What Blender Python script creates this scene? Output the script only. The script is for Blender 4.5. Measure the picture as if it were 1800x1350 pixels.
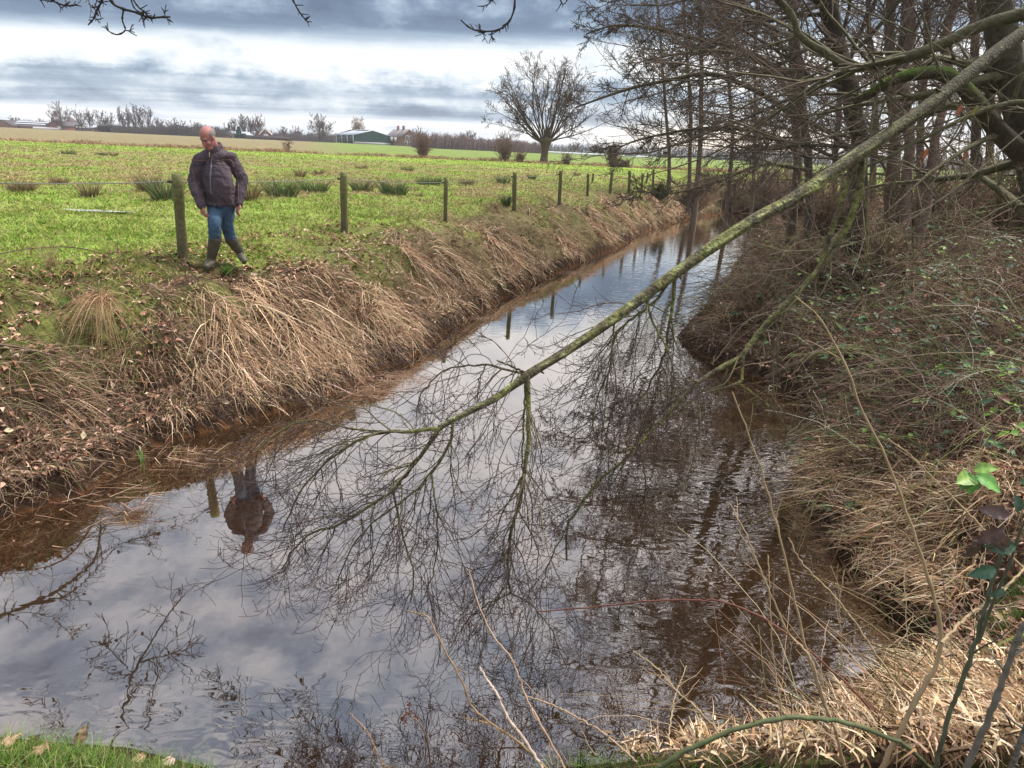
import bpy, math, random
import numpy as np
from mathutils import Matrix, Vector
SC = bpy.context.scene
for _o in list(bpy.data.objects): bpy.data.objects.remove(_o)
COL = SC.collection
RS = np.random.RandomState(11)

# ------------------------------------------------------------------ camera
FPX, CX, CY = 1200.0, 900.0, 675.0
PITCH, ROLL = math.radians(19.16), math.radians(2.63)
EYE = np.array([0.0, 0.0, 3.12])
Fv = np.array([0, math.cos(PITCH), -math.sin(PITCH)])
R0 = np.array([1.0, 0, 0]); U0 = np.array([0, math.sin(PITCH), math.cos(PITCH)])
Rv = math.cos(ROLL)*R0 + math.sin(ROLL)*U0
Uv = -math.sin(ROLL)*R0 + math.cos(ROLL)*U0
cam = bpy.data.cameras.new('camera'); camo = bpy.data.objects.new('camera', cam); COL.objects.link(camo)
cam.sensor_width = 36; cam.lens = 24.0; cam.clip_end = 6000; cam.clip_start = 0.05
m = Matrix.Identity(4)
for i in range(3):
    m[i][0] = Rv[i]; m[i][1] = Uv[i]; m[i][2] = -Fv[i]; m[i][3] = EYE[i]
camo.matrix_world = m
SC.camera = camo
SC.render.resolution_x, SC.render.resolution_y = 1024, 768

# ------------------------------------------------------------------ light
SUN_EL, SUN_AZ = 56.0, 62.0           # azimuth right of straight ahead
sl = bpy.data.lights.new('sun', 'SUN'); sl.energy = 4.3; sl.angle = math.radians(9); sl.color = (1, 0.93, 0.84)
so = bpy.data.objects.new('sun', sl); COL.objects.link(so)
sd = Vector((math.sin(math.radians(SUN_AZ))*math.cos(math.radians(SUN_EL)),
             math.cos(math.radians(SUN_AZ))*math.cos(math.radians(SUN_EL)), math.sin(math.radians(SUN_EL))))
so.rotation_euler = sd.to_track_quat('Z', 'Y').to_euler(); so.location = (0, 0, 30)
vs = SC.view_settings
vs.view_transform = 'Standard'; vs.look = 'None'; vs.gamma = 1; vs.exposure = 0.5; vs.use_curve_mapping = False

W = bpy.data.worlds.new('World'); SC.world = W; W.use_nodes = True
nt = W.node_tree; nt.nodes.clear()
def N(t, **kw):
    n = nt.nodes.new(t)
    for k, v in kw.items(): setattr(n, k, v)
    return n
def LK(a, b): nt.links.new(a, b)
def MA(op, a, b=None, c=None, clamp=False):
    n = nt.nodes.new('ShaderNodeMath'); n.operation = op; n.use_clamp = clamp
    for i, v in enumerate((a, b, c)):
        if v is None: continue
        if isinstance(v, (int, float)): n.inputs[i].default_value = v
        else: nt.links.new(v, n.inputs[i])
    return n.outputs[0]
def RAMP(fac, stops, mode='LINEAR'):
    n = nt.nodes.new('ShaderNodeValToRGB'); n.color_ramp.interpolation = mode
    e = n.color_ramp.elements
    while len(e) > 1: e.remove(e[0])
    e[0].position = stops[0][0]; e[0].color = (*stops[0][1], 1)
    for p, c in stops[1:]:
        q = e.new(p); q.color = (*c, 1)
    nt.links.new(fac, n.inputs[0]); return n.outputs[0]
def MIXC(f, a, b, bt='MIX'):
    n = nt.nodes.new('ShaderNodeMix'); n.data_type = 'RGBA'; n.blend_type = bt
    for i, v in ((0, f), (6, a), (7, b)):
        if isinstance(v, (int, float)): n.inputs[i].default_value = v
        elif isinstance(v, tuple): n.inputs[i].default_value = (*v, 1)
        else: nt.links.new(v, n.inputs[i])
    return n.outputs[2]
def build_sky():
    tc = N('ShaderNodeTexCoord'); sep = N('ShaderNodeSeparateXYZ'); LK(tc.outputs['Generated'], sep.inputs[0])
    x, y, z = sep.outputs
    el = MA('MULTIPLY', MA('ARCSINE', z), 57.2958)
    # cloud-layer projection
    den = MA('ADD', MA('MAXIMUM', z, 0.0), 0.035)
    u = MA('DIVIDE', x, den); v = MA('DIVIDE', y, den)
    cmb = N('ShaderNodeCombineXYZ'); LK(MA('MULTIPLY', u, 0.30), cmb.inputs[0]); LK(MA('MULTIPLY', v, 0.75), cmb.inputs[1])
    n1 = N('ShaderNodeTexNoise'); n1.inputs['Scale'].default_value = 0.55; n1.inputs['Detail'].default_value = 9
    n1.inputs['Roughness'].default_value = 0.58; n1.inputs['Distortion'].default_value = 0.3
    LK(cmb.outputs[0], n1.inputs['Vector'])
    n2 = N('ShaderNodeTexNoise'); n2.inputs['Scale'].default_value = 1.5; n2.inputs['Detail'].default_value = 9; n2.inputs['Roughness'].default_value = 0.6
    cm2 = N('ShaderNodeCombineXYZ'); LK(MA('MULTIPLY', x, 8.5), cm2.inputs[0]); LK(MA('MULTIPLY', y, 1.0), cm2.inputs[1]); LK(MA('MULTIPLY', z, 17.0), cm2.inputs[2])
    LK(cm2.outputs[0], n2.inputs['Vector'])
    f1, f2 = n1.outputs['Fac'], n2.outputs['Fac']
    # wobbling elevation (band edges are ragged)
    wob = MA('MULTIPLY', MA('SUBTRACT', f2, 0.5), MA('MULTIPLY_ADD', MA('MINIMUM', el, 12.0), 0.60, 0.1))
    ep = MA('MULTIPLY', MA('ARCTAN2', z, MA('MULTIPLY_ADD', MA('MULTIPLY', x, x), .25, MA('ABSOLUTE', y))), 57.2958)
    e2 = MA('ADD', MA('MULTIPLY', ep, MA('MULTIPLY_ADD', x, -.2, 1.0)), wob)
    t = MA('DIVIDE', e2, 90.0, clamp=True)
    # cover value by elevation: 0 = dark cloud base, 1 = white break
    q = lambda s: (s, s, s)
    bands = RAMP(t, [(0.0, q(.70)), (0.010, q(.86)), (0.0175, q(.90)), (0.0205, q(.34)), (0.0265, q(.44)), (0.034, q(.62)), (0.040, q(.42)), (0.047, q(.50)), (0.053, q(.74)),
                     (0.060, q(.80)), (0.074, q(.83)), (0.085, q(.42)), (0.095, q(.17)), (0.130, q(.15)), (0.152, q(.62)), (0.175, q(.90)), (0.22, q(.92)),
                     (0.32, q(.68)), (0.5, q(.56)), (0.62, q(.66)), (1, q(.7))])
    mixv = MA('ADD', bands, MA('MULTIPLY', MA('SUBTRACT', f1, 0.5), 0.95))
    mixv = MA('ADD', mixv, MA('MULTIPLY_ADD', MA('SUBTRACT', f2, 0.5), 1.25, MA('MULTIPLY', MA('SMOOTH_MIN', MA('MAXIMUM', MA('MULTIPLY', MA('SUBTRACT', x, 0.08), 3.0), 0.0), 1.0, 0.2), .32)), clamp=True)
    cl = RAMP(mixv, [(0.0, (.10, .145, .225)), (0.22, (.17, .235, .34)), (0.42, (.34, .43, .54)), (0.60, (.62, .69, .76)), (0.78, (.84, .87, .89)), (1.0, (1.02, 1.01, .99))])
    # yellow glow near the horizon to the right of the view
    az = MA('ARCTAN2', x, y)
    g = MA('MULTIPLY', MA('POWER', 2.718, MA('MULTIPLY', MA('POWER', MA('DIVIDE', MA('SUBTRACT', az, 0.30), 0.16), 2.0), -1.0)),
           MA('POWER', 2.718, MA('MULTIPLY', MA('POWER', MA('DIVIDE', MA('SUBTRACT', el, 0.8), 1.5), 2.0), -1.0)))
    cl = MIXC(MA('MULTIPLY', g, 0.75), cl, (1.25, .92, .52))
    # mauve-grey cast higher up (seen only as the water's mirror image), unseen overhead sky brightened to fill-light the ground
    hi = RAMP(MA('DIVIDE', el, 90.0, clamp=True), [(0.0, (1, 1, 1)), (0.13, (1, 1, 1)), (0.2, (1.06, 1.02, 1.04)), (0.36, (1.04, .96, .97)), (0.53, (.98, .91, .93)), (0.62, (1, 1, 1)), (1, (1, 1, 1))])
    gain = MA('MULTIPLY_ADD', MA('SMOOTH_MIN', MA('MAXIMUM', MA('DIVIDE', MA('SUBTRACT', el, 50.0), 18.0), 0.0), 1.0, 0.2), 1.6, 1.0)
    cl = MIXC(1.0, cl, hi, 'MULTIPLY')
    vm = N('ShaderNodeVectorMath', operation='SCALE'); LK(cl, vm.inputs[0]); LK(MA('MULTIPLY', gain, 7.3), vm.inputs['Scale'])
    sky = N('ShaderNodeTexSky', sky_type='NISHITA'); sky.sun_disc = False
    sky.sun_elevation = math.radians(SUN_EL); sky.sun_rotation = math.radians(SUN_AZ)
    bg = N('ShaderNodeBackground'); bg.inputs['Strength'].default_value = 0.12
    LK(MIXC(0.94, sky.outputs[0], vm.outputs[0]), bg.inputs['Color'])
    out = N('ShaderNodeOutputWorld'); LK(bg.outputs[0], out.inputs[0])
build_sky()

# ------------------------------------------------------------------ pixel helpers (photo pixels, 1800x1350)
def ray(px, py):
    d = Fv + ((px-CX)/FPX)*Rv + ((CY-py)/FPX)*Uv
    return d
def PZ(px, py, z=0.0):
    d = ray(px, py); t = (z-EYE[2])/d[2]; return EYE + t*d
def PY(px, py, y):
    d = ray(px, py); return EYE + d*(y/d[1])

# ------------------------------------------------------------------ numpy noise
def _h(ix, iy, s):
    n = (ix.astype(np.int64)*374761393 + iy.astype(np.int64)*668265263 + s*1442695041) & 0x7fffffff
    n = ((n ^ (n >> 13))*1274126177) & 0x7fffffff
    return ((n ^ (n >> 16)) & 0xffff)/65535.0
def vnoise(x, y, s=0):
    ix = np.floor(x); iy = np.floor(y); fx = x-ix; fy = y-iy
    fx = fx*fx*(3-2*fx); fy = fy*fy*(3-2*fy)
    a = _h(ix, iy, s); b = _h(ix+1, iy, s); c = _h(ix, iy+1, s); d = _h(ix+1, iy+1, s)
    return (a*(1-fx)+b*fx)*(1-fy)+(c*(1-fx)+d*fx)*fy
def fbm(x, y, s=0, o=4):
    v = 0; a = 0.5; t = 0
    for i in range(o):
        v = v+a*vnoise(x*2**i+7.3*i, y*2**i-3.1*i, s+i); t += a; a *= 0.5
    return v/t
def sst(a, b, x):
    t = np.clip((x-a)/(b-a), 0, 1); return t*t*(3-2*t)

# ------------------------------------------------------------------ terrain
LEFT_PX = [(0, 915), (80, 890), (150, 868), (215, 818), (260, 790), (330, 768), (400, 752), (470, 730), (540, 706), (610, 680), (650, 655), (700, 640), (745, 615), (790, 578), (850, 545),
           (905, 512), (960, 488), (1010, 468), (1050, 450), (1095, 432), (1130, 410), (1160, 400), (1200, 388), (1250, 379), (1290, 374)]
RIGHT_PX = [(1372, 376), (1352, 392), (1335, 412), (1312, 440), (1290, 468), (1278, 500), (1255, 535), (1212, 565), (1190, 592), (1225, 622), (1285, 648), (1345, 672), (1400, 705), (1436, 745),
            (1420, 800), (1402, 850), (1435, 915), (1478, 975), (1530, 1030), (1580, 1085), (1610, 1135), (1590, 1180)]
NEAR_PX = [(1590, 1180), (1540, 1215), (1470, 1245), (1380, 1290), (1290, 1325), (1180, 1340), (1050, 1352), (940, 1362), (760, 1420), (600, 1430), (480, 1395), (380, 1358), (250, 1325), (120, 1316), (0, 1304)]
shL = np.array([PZ(*p)[:2] for p in LEFT_PX]); shR = np.array([PZ(*p)[:2] for p in RIGHT_PX]); shN = np.array([PZ(*p)[:2] for p in NEAR_PX])
shL = np.vstack([[-16, shL[0, 1]-1.9], [-9, shL[0, 1]-0.9], shL, [15.5, 40.5], [19, 43]])
shR = np.vstack([[20, 40], [16.5, 37.6], shR])
shN = np.vstack([shN, [-5, 2.4], [-9, 2.0], [-16, 1.2]])
poly = np.vstack([shL, shR, shN])
def segdist(x, y, pl):
    best = np.full(x.shape, 1e9)
    for a, b in zip(pl[:-1], pl[1:]):
        d = b-a; l2 = d@d+1e-12
        t = np.clip(((x-a[0])*d[0]+(y-a[1])*d[1])/l2, 0, 1)
        q = (x-a[0]-t*d[0])**2+(y-a[1]-t*d[1])**2
        best = np.minimum(best, q)
    return np.sqrt(best)
def inside(x, y):
    c = np.zeros(x.shape, bool); n = len(poly); j = n-1
    for i in range(n):
        xi, yi = poly[i]; xj, yj = poly[j]
        if yi != yj:
            k = ((yi > y) != (yj > y)) & (x < (xj-xi)*(y-yi)/(yj-yi)+xi)
            c ^= k
        j = i
    return c
ZM = 1.47
def fields(x, y):
    x = np.asarray(x, float); y = np.asarray(y, float)
    dL, dR, dN = segdist(x, y, shL), segdist(x, y, shR), segdist(x, y, shN)
    return dL, dR, dN, inside(x, y)
def height(x, y, F=None):
    x = np.asarray(x, float); y = np.asarray(y, float)
    dL, dR, dN, ins = F if F is not None else fields(x, y)
    n1 = fbm(x*1.3, y*1.3, 3); n2 = fbm(x*4.5, y*4.5, 9, 3); n0 = fbm(x*.35, y*.35, 21)
    rag = (n1-.5)*.5
    e = np.maximum(dL+rag*sst(0, .6, dL), 0)
    zl = .25*sst(0, .14, dL)+.88*sst(.05, 1.5, e)+(ZM-1.13)*sst(1.0, 2.9, e)
    zl = zl+(n1-.5)*.42*sst(.1, .8, dL)*(1-sst(2.2, 3.6, dL))+(n2-.5)*.2*sst(.05, .4, dL)*(1-.6*sst(2.4, 4, dL))+(n0-.5)*.16*sst(3, 9, dL)+(n1-.5)*.06*sst(3, 6, dL)
    e = np.maximum(dR+rag*sst(0, .6, dR), 0)
    zr = .15*sst(0, .12, dR)+.50*sst(0, .9, e)+.95*sst(.5, 4.2, e)+.35*sst(4, 12, e)+(n1-.5)*.4*sst(.1, .9, dR)+(n2-.5)*.16*sst(.05, .4, dR)
    e = dN
    zn = .12*sst(0, .1, dN)+.55*sst(0, .7, e)+.75*sst(.4, 1.6, e)+(n1-.5)*.12*sst(.1, .6, dN)+(n2-.5)*.06*sst(.05, .3, dN)
    p = 3
    wl, wr, wn = 1/(dL+.02)**p, 1/(dR+.02)**p, 1/(dN+.02)**p
    z = (zl*wl+zr*wr+zn*wn)/(wl+wr+wn)
    r = np.hypot(x, y)
    z = z*(1-sst(60, 90, r))+ (ZM)*sst(60, 90, r)
    z = np.maximum(z, .012)
    d = np.minimum(np.minimum(dL, dR), dN)
    zi = -.02-.5*sst(0, .9, d)
    return np.where(ins, zi, z)
def H1(x, y): return float(height(np.array([x]), np.array([y]))[0])
def G(px, py):
    """point of the ground that this photo pixel looks at"""
    d = ray(px, py); t = np.exp(np.linspace(math.log(1.2), math.log(260), 1500))
    q = EYE[None]+d[None]*t[:, None]
    h = height(q[:, 0], q[:, 1]); k = np.argmax(q[:, 2] < h)
    if q[k, 2] >= h[k]: k = len(t)-1
    if k > 0:
        a = q[k-1, 2]-h[k-1]; b = h[k]-q[k, 2]; f = a/(a+b+1e-9); s = q[k-1]*(1-f)+q[k]*f
    else: s = q[k]
    return np.array([s[0], s[1], H1(s[0], s[1])])

# ------------------------------------------------------------------ materials
MATS = {}
def mat(name, base=(.5, .5, .5), rough=.85, attr=False, noise=None, bump=None, spec=.3, metal=0, trans=0.0, wave=None):
    """noise=(scale, amount, detail) multiplies brightness; attr takes per-vertex base colour"""
    global nt
    if name in MATS: return MATS[name]
    M = bpy.data.materials.new(name); M.use_nodes = True; save = nt; nt = M.node_tree
    b = nt.nodes['Principled BSDF']; b.inputs['Roughness'].default_value = rough; b.inputs['Metallic'].default_value = metal
    b.inputs['Specular IOR Level'].default_value = spec
    tc = N('ShaderNodeTexCoord')
    if attr:
        a = N('ShaderNodeAttribute', attribute_name='col'); c = a.outputs['Color']
    else:
        rgb = N('ShaderNodeRGB'); rgb.outputs[0].default_value = (*base, 1); c = rgb.outputs[0]
    if noise:
        n = N('ShaderNodeTexNoise'); n.inputs['Scale'].default_value = noise[0]; n.inputs['Detail'].default_value = noise[2] if len(noise) > 2 else 6
        LK(tc.outputs['Object'], n.inputs['Vector'])
        k = noise[1]
        g = RAMP(n.outputs['Fac'], [(.25, (1-k, 1-k, 1-k)), (.75, (1+k, 1+k, 1+k))])
        c = MIXC(1.0, c, g, 'MULTIPLY')
        if len(noise) > 3:
            n3 = N('ShaderNodeTexNoise'); n3.inputs['Scale'].default_value = noise[3]; n3.inputs['Detail'].default_value = 4
            LK(tc.outputs['Object'], n3.inputs['Vector'])
            c = MIXC(RAMP(n3.outputs['Fac'], [(.48, (0, 0, 0)), (.62, (1, 1, 1))]), c, noise[4])
    LK(c, b.inputs['Base Color'])
    if bump:
        n = N('ShaderNodeTexNoise'); n.inputs['Scale'].default_value = bump[0]; n.inputs['Detail'].default_value = 5
        LK(tc.outputs['Object'], n.inputs['Vector'])
        bp = N('ShaderNodeBump'); bp.inputs['Strength'].default_value = bump[1]; bp.inputs['Distance'].default_value = bump[2]
        LK(n.outputs['Fac'], bp.inputs['Height']); LK(bp.outputs[0], b.inputs['Normal'])
    if trans:
        tr = N('ShaderNodeBsdfTranslucent'); LK(c, tr.inputs[0]); mx = N('ShaderNodeMixShader'); mx.inputs[0].default_value = trans
        LK(b.outputs[0], mx.inputs[1]); LK(tr.outputs[0], mx.inputs[2]); LK(mx.outputs[0], nt.nodes['Material Output'].inputs[0])
    nt = save; MATS[name] = M; return M

# ------------------------------------------------------------------ object helpers
def tag(o, label=None, cat=None, group=None, kind=None):
    if label: o['label'] = label
    if cat: o['category'] = cat
    if group: o['group'] = group
    if kind: o['kind'] = kind
    return o
def empty(name, loc, label, cat, group=None):
    o = bpy.data.objects.new(name, None); o.empty_display_size = .2; COL.objects.link(o); o.location = loc
    return tag(o, label, cat, group)
def mesh(name, V, faces, material, parent=None, col=None, smooth=False, origin=None):
    """faces: list of int arrays (M,3)/(M,4)"""
    V = np.asarray(V, float)
    par = np.array(parent.location[:]) if parent is not None else np.zeros(3)
    if parent is not None and parent.parent is not None: par = par+np.array(parent.parent.location[:])
    og = np.array(origin) if origin is not None else (par if parent is not None else np.zeros(3))
    V = V-og
    me = bpy.data.meshes.new(name)
    faces = [np.asarray(f, np.int32) for f in faces if len(f)]
    nl = sum(f.size for f in faces); nf = sum(len(f) for f in faces)
    me.vertices.add(len(V)); me.vertices.foreach_set('co', V.astype(np.float32).ravel())
    me.loops.add(nl); me.polygons.add(nf)
    me.loops.foreach_set('vertex_index', np.concatenate([f.ravel() for f in faces]))
    tot = np.concatenate([np.full(len(f), f.shape[1], np.int32) for f in faces])
    st = np.concatenate([[0], np.cumsum(tot)[:-1]]).astype(np.int32)
    me.polygons.foreach_set('loop_start', st)
    try: me.polygons.foreach_set('loop_total', tot)
    except Exception: pass
    if smooth: me.polygons.foreach_set('use_smooth', np.ones(nf, bool))
    if col is not None:
        a = me.color_attributes.new('col', 'FLOAT_COLOR', 'POINT')
        c = np.ones((len(V), 4), np.float32); c[:, :3] = col; a.data.foreach_set('color', c.ravel())
    me.update(calc_edges=True)
    me.materials.append(material)
    o = bpy.data.objects.new(name, me); COL.objects.link(o)
    if parent is not None:
        o.parent = parent; o.location = og-par
    else: o.location = og
    return o
def nrm(v): return v/(np.linalg.norm(v, axis=-1, keepdims=True)+1e-12)

def ribbons(base, d, L, droop, w, col, K=4, flat=None):
    """strands: base(N,3), direction, length, droop(N,3) added with t^2, width; returns V,F,C"""
    n = len(base); t = np.linspace(0, 1, K)[None, :, None]
    d = nrm(d); L = np.asarray(L).reshape(-1, 1, 1)
    P = base[:, None]+L*(t*d[:, None]+t*t*droop[:, None])
    rv = RS.randn(n, 3) if flat is None else flat
    s = nrm(np.cross(d, rv))[:, None]
    ww = np.asarray(w).reshape(-1, 1, 1)*(1-.88*t**1.6)
    V = np.stack([P-s*ww*.5, P+s*ww*.5], 2).reshape(-1, 3)
    i = np.arange(n)[:, None]*K*2+np.arange(K-1)[None]*2
    i = i.ravel(); F = np.stack([i, i+1, i+3, i+2], 1)
    C = np.repeat(col, K*2, 0)
    return V, F, C
class Bag:
    def __init__(s): s.V = []; s.F = {3: [], 4: []}; s.C = []; s.n = 0
    def add(s, V, F, C=None):
        F = np.asarray(F)
        s.V.append(V); s.F[F.shape[1]].append(F+s.n); s.n += len(V)
        s.C.append(np.ones((len(V), 3)) if C is None else (np.tile(C, (len(V), 1)) if np.ndim(C) == 1 else C))
    def build(s, name, material, parent=None, smooth=False, origin=None):
        fs = [np.vstack(s.F[k]) for k in (3, 4) if s.F[k]]
        return mesh(name, np.vstack(s.V), fs, material, parent, np.vstack(s.C), smooth, origin)
def tubes(P, R, sides=3, col=None, cap=False):
    """P (M,K,3), R (M,K)"""
    M_, K, _ = P.shape
    T = np.empty_like(P); T[:, 1:-1] = P[:, 2:]-P[:, :-2]; T[:, 0] = P[:, 1]-P[:, 0]; T[:, -1] = P[:, -1]-P[:, -2]; T = nrm(T)
    ov = nrm(P[:, -1]-P[:, 0]); vert = np.abs(ov[:, 2]) > .75
    ref = np.where(vert[:, None], np.array([[1, .13, 0.]]), np.array([[.05, .02, 1.]]))
    A = nrm(np.cross(T, ref[:, None])); B = np.cross(T, A)
    th = np.arange(sides)*2*math.pi/sides
    V = P[:, :, None]+R[:, :, None, None]*(A[:, :, None]*np.cos(th)[None, None, :, None]+B[:, :, None]*np.sin(th)[None, None, :, None])
    V = V.reshape(-1, 3)
    i = (np.arange(M_)[:, None, None]*K*sides+np.arange(K-1)[None, :, None]*sides+np.zeros((1, 1, sides), int)).astype(int)
    j = np.arange(sides)[None, None]; j2 = (j+1) % sides
    F = np.stack([i+j, i+j2, i+sides+j2, i+sides+j], -1).reshape(-1, 4)
    C = None
    if col is not None:
        C = np.repeat(col.reshape(-1, 3), sides, 0)
    return V, F, C
def tubecaps(P, R, sides):
    """end caps as small cones so that nothing looks hollow (for a single thick tube)"""
    return None
def smoothpath(pts, n):
    """Catmull-Rom through pts (k,d) -> (n,d)"""
    p = np.asarray(pts, float)
    if len(p) == 2:
        t = np.linspace(0, 1, n)[:, None]; return p[0]*(1-t)+p[1]*t
    q = np.vstack([2*p[0]-p[1], p, 2*p[-1]-p[-2]])
    s = np.linspace(0, len(p)-1-1e-6, n); k = s.astype(int); t = (s-k)[:, None]
    a, b, c, d = q[k], q[k+1], q[k+2], q[k+3]
    return .5*((2*b)+(-a+c)*t+(2*a-5*b+4*c-d)*t*t+(-a+3*b-3*c+d)*t**3)
def grow(P, R, n, tr=(.15, .95), Lr=(.3, .6), ang=(30, 60), K=6, gnarl=.15, trop=(0, 0, .1), rr=.6, rt=.004, rng=None, Labs=None, tipcurve=None, taper_len=True):
    g = rng or RS
    Mn, K0, _ = P.shape
    idx = np.repeat(np.arange(Mn), n); c = len(idx)
    t = g.uniform(tr[0], tr[1], c); s = t*(K0-1); k = np.minimum(s.astype(int), K0-2); f = (s-k)[:, None]
    p0 = P[idx, k]*(1-f)+P[idx, k+1]*f; tan = nrm(P[idx, k+1]-P[idx, k]); r0 = R[idx, k]*(1-f[:, 0])+R[idx, k+1]*f[:, 0]
    plen = np.linalg.norm(np.diff(P, axis=1), axis=2).sum(1)[idx]
    L = (g.uniform(*Labs, c) if Labs else plen*g.uniform(*Lr, c))*((1-.45*t) if taper_len else 1)
    perp = nrm(np.cross(tan, g.randn(c, 3))); a = np.radians(g.uniform(*ang, c))[:, None]
    d = np.cos(a)*tan+np.sin(a)*perp
    tv = np.array(trop, float); Q = np.empty((c, K, 3)); Q[:, 0] = p0
    for i in range(1, K):
        d = d+gnarl*g.randn(c, 3)+tv
        if tipcurve is not None: d = d+np.array(tipcurve)*(i/(K-1))**2
        d = nrm(d)
        Q[:, i] = Q[:, i-1]+d*(L/(K-1))[:, None]
    ra = np.maximum(r0*rr*g.uniform(.7, 1, c), rt)
    tt = np.linspace(0, 1, K)[None]
    RR = ra[:, None]*(1-tt)+rt*tt
    return Q, RR
def leafmesh(base, d, up, L, w, col, cup=.25):
    """folded pointed leaves: 6 verts, 4 tris each"""
    n = len(base); d = nrm(d); s = nrm(np.cross(d, up)); u = np.cross(s, d)
    L = np.asarray(L).reshape(-1, 1); w = np.asarray(w).reshape(-1, 1)
    b = base; mid = b+d*L*.5-u*w*cup*.6; tip = b+d*L+u*L*RS.uniform(-.25, .1, (n, 1))
    l1 = b+d*L*.45-s*w*.5+u*w*cup; r1 = b+d*L*.45+s*w*.5+u*w*cup
    V = np.stack([b, l1, mid, r1, tip], 1).reshape(-1, 3)
    i = np.arange(n)*5
    F = np.vstack([np.stack([i, i+2, i+1], 1), np.stack([i, i+3, i+2], 1), np.stack([i+1, i+2, i+4], 1), np.stack([i+2, i+3, i+4], 1)])
    return V, F, np.repeat(col, 5, 0)
def pick(cols, n, jit=.15, p=None):
    c = np.array(cols, float); k = RS.choice(len(c), n, p=p)
    return np.clip(c[k]*(1+jit*RS.randn(n, 1))*(1+.05*RS.randn(n, 3)), .004, .95)

# ------------------------------------------------------------------ ground sheet
GREEN = np.array([.155, .22, .04]); GREEN2 = np.array([.20, .24, .06]); STRAW = np.array([.15, .105, .065]); SHADED_LITTER = np.array([.05, .032, .02])  # litter brown is darkened so gaps between blades read as shade
MUD = np.array([.026, .015, .009]); FARB = np.array([.19, .16, .085]); FARG = np.array([.145, .195, .05])
def ditch_y(x): return 74+1.8*np.sin(x*.05)+(x*-.02)
def groundcol(x, y, F=None):
    dL, dR, dN, ins = F if F is not None else fields(x, y)
    n1 = fbm(x*.22, y*.22, 31)[:, None]; n2 = fbm(x*1.1, y*1.1, 33)[:, None]; n3 = fbm(x*3.7, y*3.7, 35, 3)[:, None]
    n4 = fbm(x*.6+9, y*.6, 37)[:, None]
    mead = GREEN*(.75+.6*n2)
    mead = mead+(GREEN2-mead)*sst(.42, .62, n1)
    # dull tussocky strip and brown clumps
    mid = (sst(15, 22, y)*(1-sst(44, 56, y)))[:, None]
    mead = mead+(np.array([.19, .17, .07])-mead)*np.clip(sst(.50, .60, n4)*(.15+.75*mid)+sst(.56, .66, n2)*.6*mid, 0, .85)
    lush = (sst(52, 60, y))[:, None]; mead = mead+(np.array([.21, .29, .05])-mead)*lush*.8
    dy = ditch_y(x)
    far = FARG*(.85+.3*n2)
    brown = (1-sst(-28, -14, x+ (y-80)*.29))[:, None]   # stubble to the left
    far = far+(FARB*(.85+.3*n3)-far)*brown
    k = sst(0, 3, y-dy)[:, None]; c = mead*(1-k)+far*k
    sc = np.exp(-((y-dy-.5)/2.2)**2)[:, None]; c = c+(np.array([.25, .165, .09])-c)*sc
    bank = ((1-sst(1.9, 3.0, dL+(n2[:, 0]-.5)*2.2)))[:, None]
    bcol = SHADED_LITTER*(.6+.8*n3)+(STRAW-SHADED_LITTER)*sst(.45, .7, n2)*.5; rr_ = sst(9, 17, np.hypot(x, y))[:, None]*.8; bcol = bcol*(1-rr_)+rr_*(np.array([.17, .135, .07])*(.5+n3))
    bcol = bcol+(np.array([.13, .15, .04])-bcol)*sst(.46, .58, n4)*.75*sst(.6, 1.4, dL)[:, None]
    c = c+(bcol-c)*bank
    right = ((dR < dL) & (dR < dN))[:, None]
    rcol = np.array([.06, .036, .024])*(.55+.9*n3)+np.array([.03, .018, .011])*n2  # soil darkened so the pits under the tangle read as shadow
    rg = sst(30, 50, y)[:, None]*sst(-3, 2, 12-x)[:, None]
    c = np.where(right, rcol*(1-rg)+c*rg, c)
    near = ((dN < dL) & (dN < dR))[:, None]
    ncol = np.array([.09, .115, .03])*(.5+n3); ncol = ncol+(SHADED_LITTER-ncol)*sst(.4, .6, n2)
    c = np.where(near, ncol, c)
    d = np.minimum(np.minimum(dL, dR), dN)
    mud = (1-sst(.05, .45, d))[:, None]*(1-(y > 60)[:, None])
    c = c+(MUD*(.7+.6*n3)-c)*mud
    c = np.where(ins[:, None], np.array([.09, .04, .015])*(.6+.8*n3), c)
    return c
def build_ground():
    r = np.concatenate([np.exp(np.linspace(math.log(.25), math.log(1.5), 24, endpoint=False)), np.exp(np.linspace(math.log(1.5), math.log(100), 470, endpoint=False)), np.exp(np.linspace(math.log(100), math.log(1500), 50))])
    a1 = np.radians(np.arange(-52, 52, .28)); a2 = np.radians(np.arange(52, 308, 2.0)); a = np.concatenate([a1, a2])
    A, Rr = np.meshgrid(a, r); X = (Rr*np.sin(A)).ravel(); Y = (Rr*np.cos(A)).ravel()
    F = fields(X, Y); Z = height(X, Y, F)
    V = np.stack([X, Y, Z], 1); na, nr = len(a), len(r)
    i = (np.arange(nr-1)[:, None]*na+np.arange(na)[None]); j = (np.arange(nr-1)[:, None]*na+(np.arange(na)[None]+1) % na)
    f = np.stack([i, j, j+na, i+na], -1).reshape(-1, 4)
    c = groundcol(X, Y, F)
    V = np.vstack([V, [[0, 0, H1(0, .2)]]]); c = np.vstack([c, c[:1]])
    k = len(V)-1; tri = np.stack([np.arange(na), (np.arange(na)+1) % na, np.full(na, k)], 1)[:, ::-1]
    f = f[:, ::-1]
    M = mat('ground', attr=True, rough=.95, noise=(9.0, .5, 9), bump=(18, .8, .06), spec=.1)
    o = mesh('ground', V, [f, tri], M, None, c, True)
    tag(o, kind='structure')
build_ground()
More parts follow.
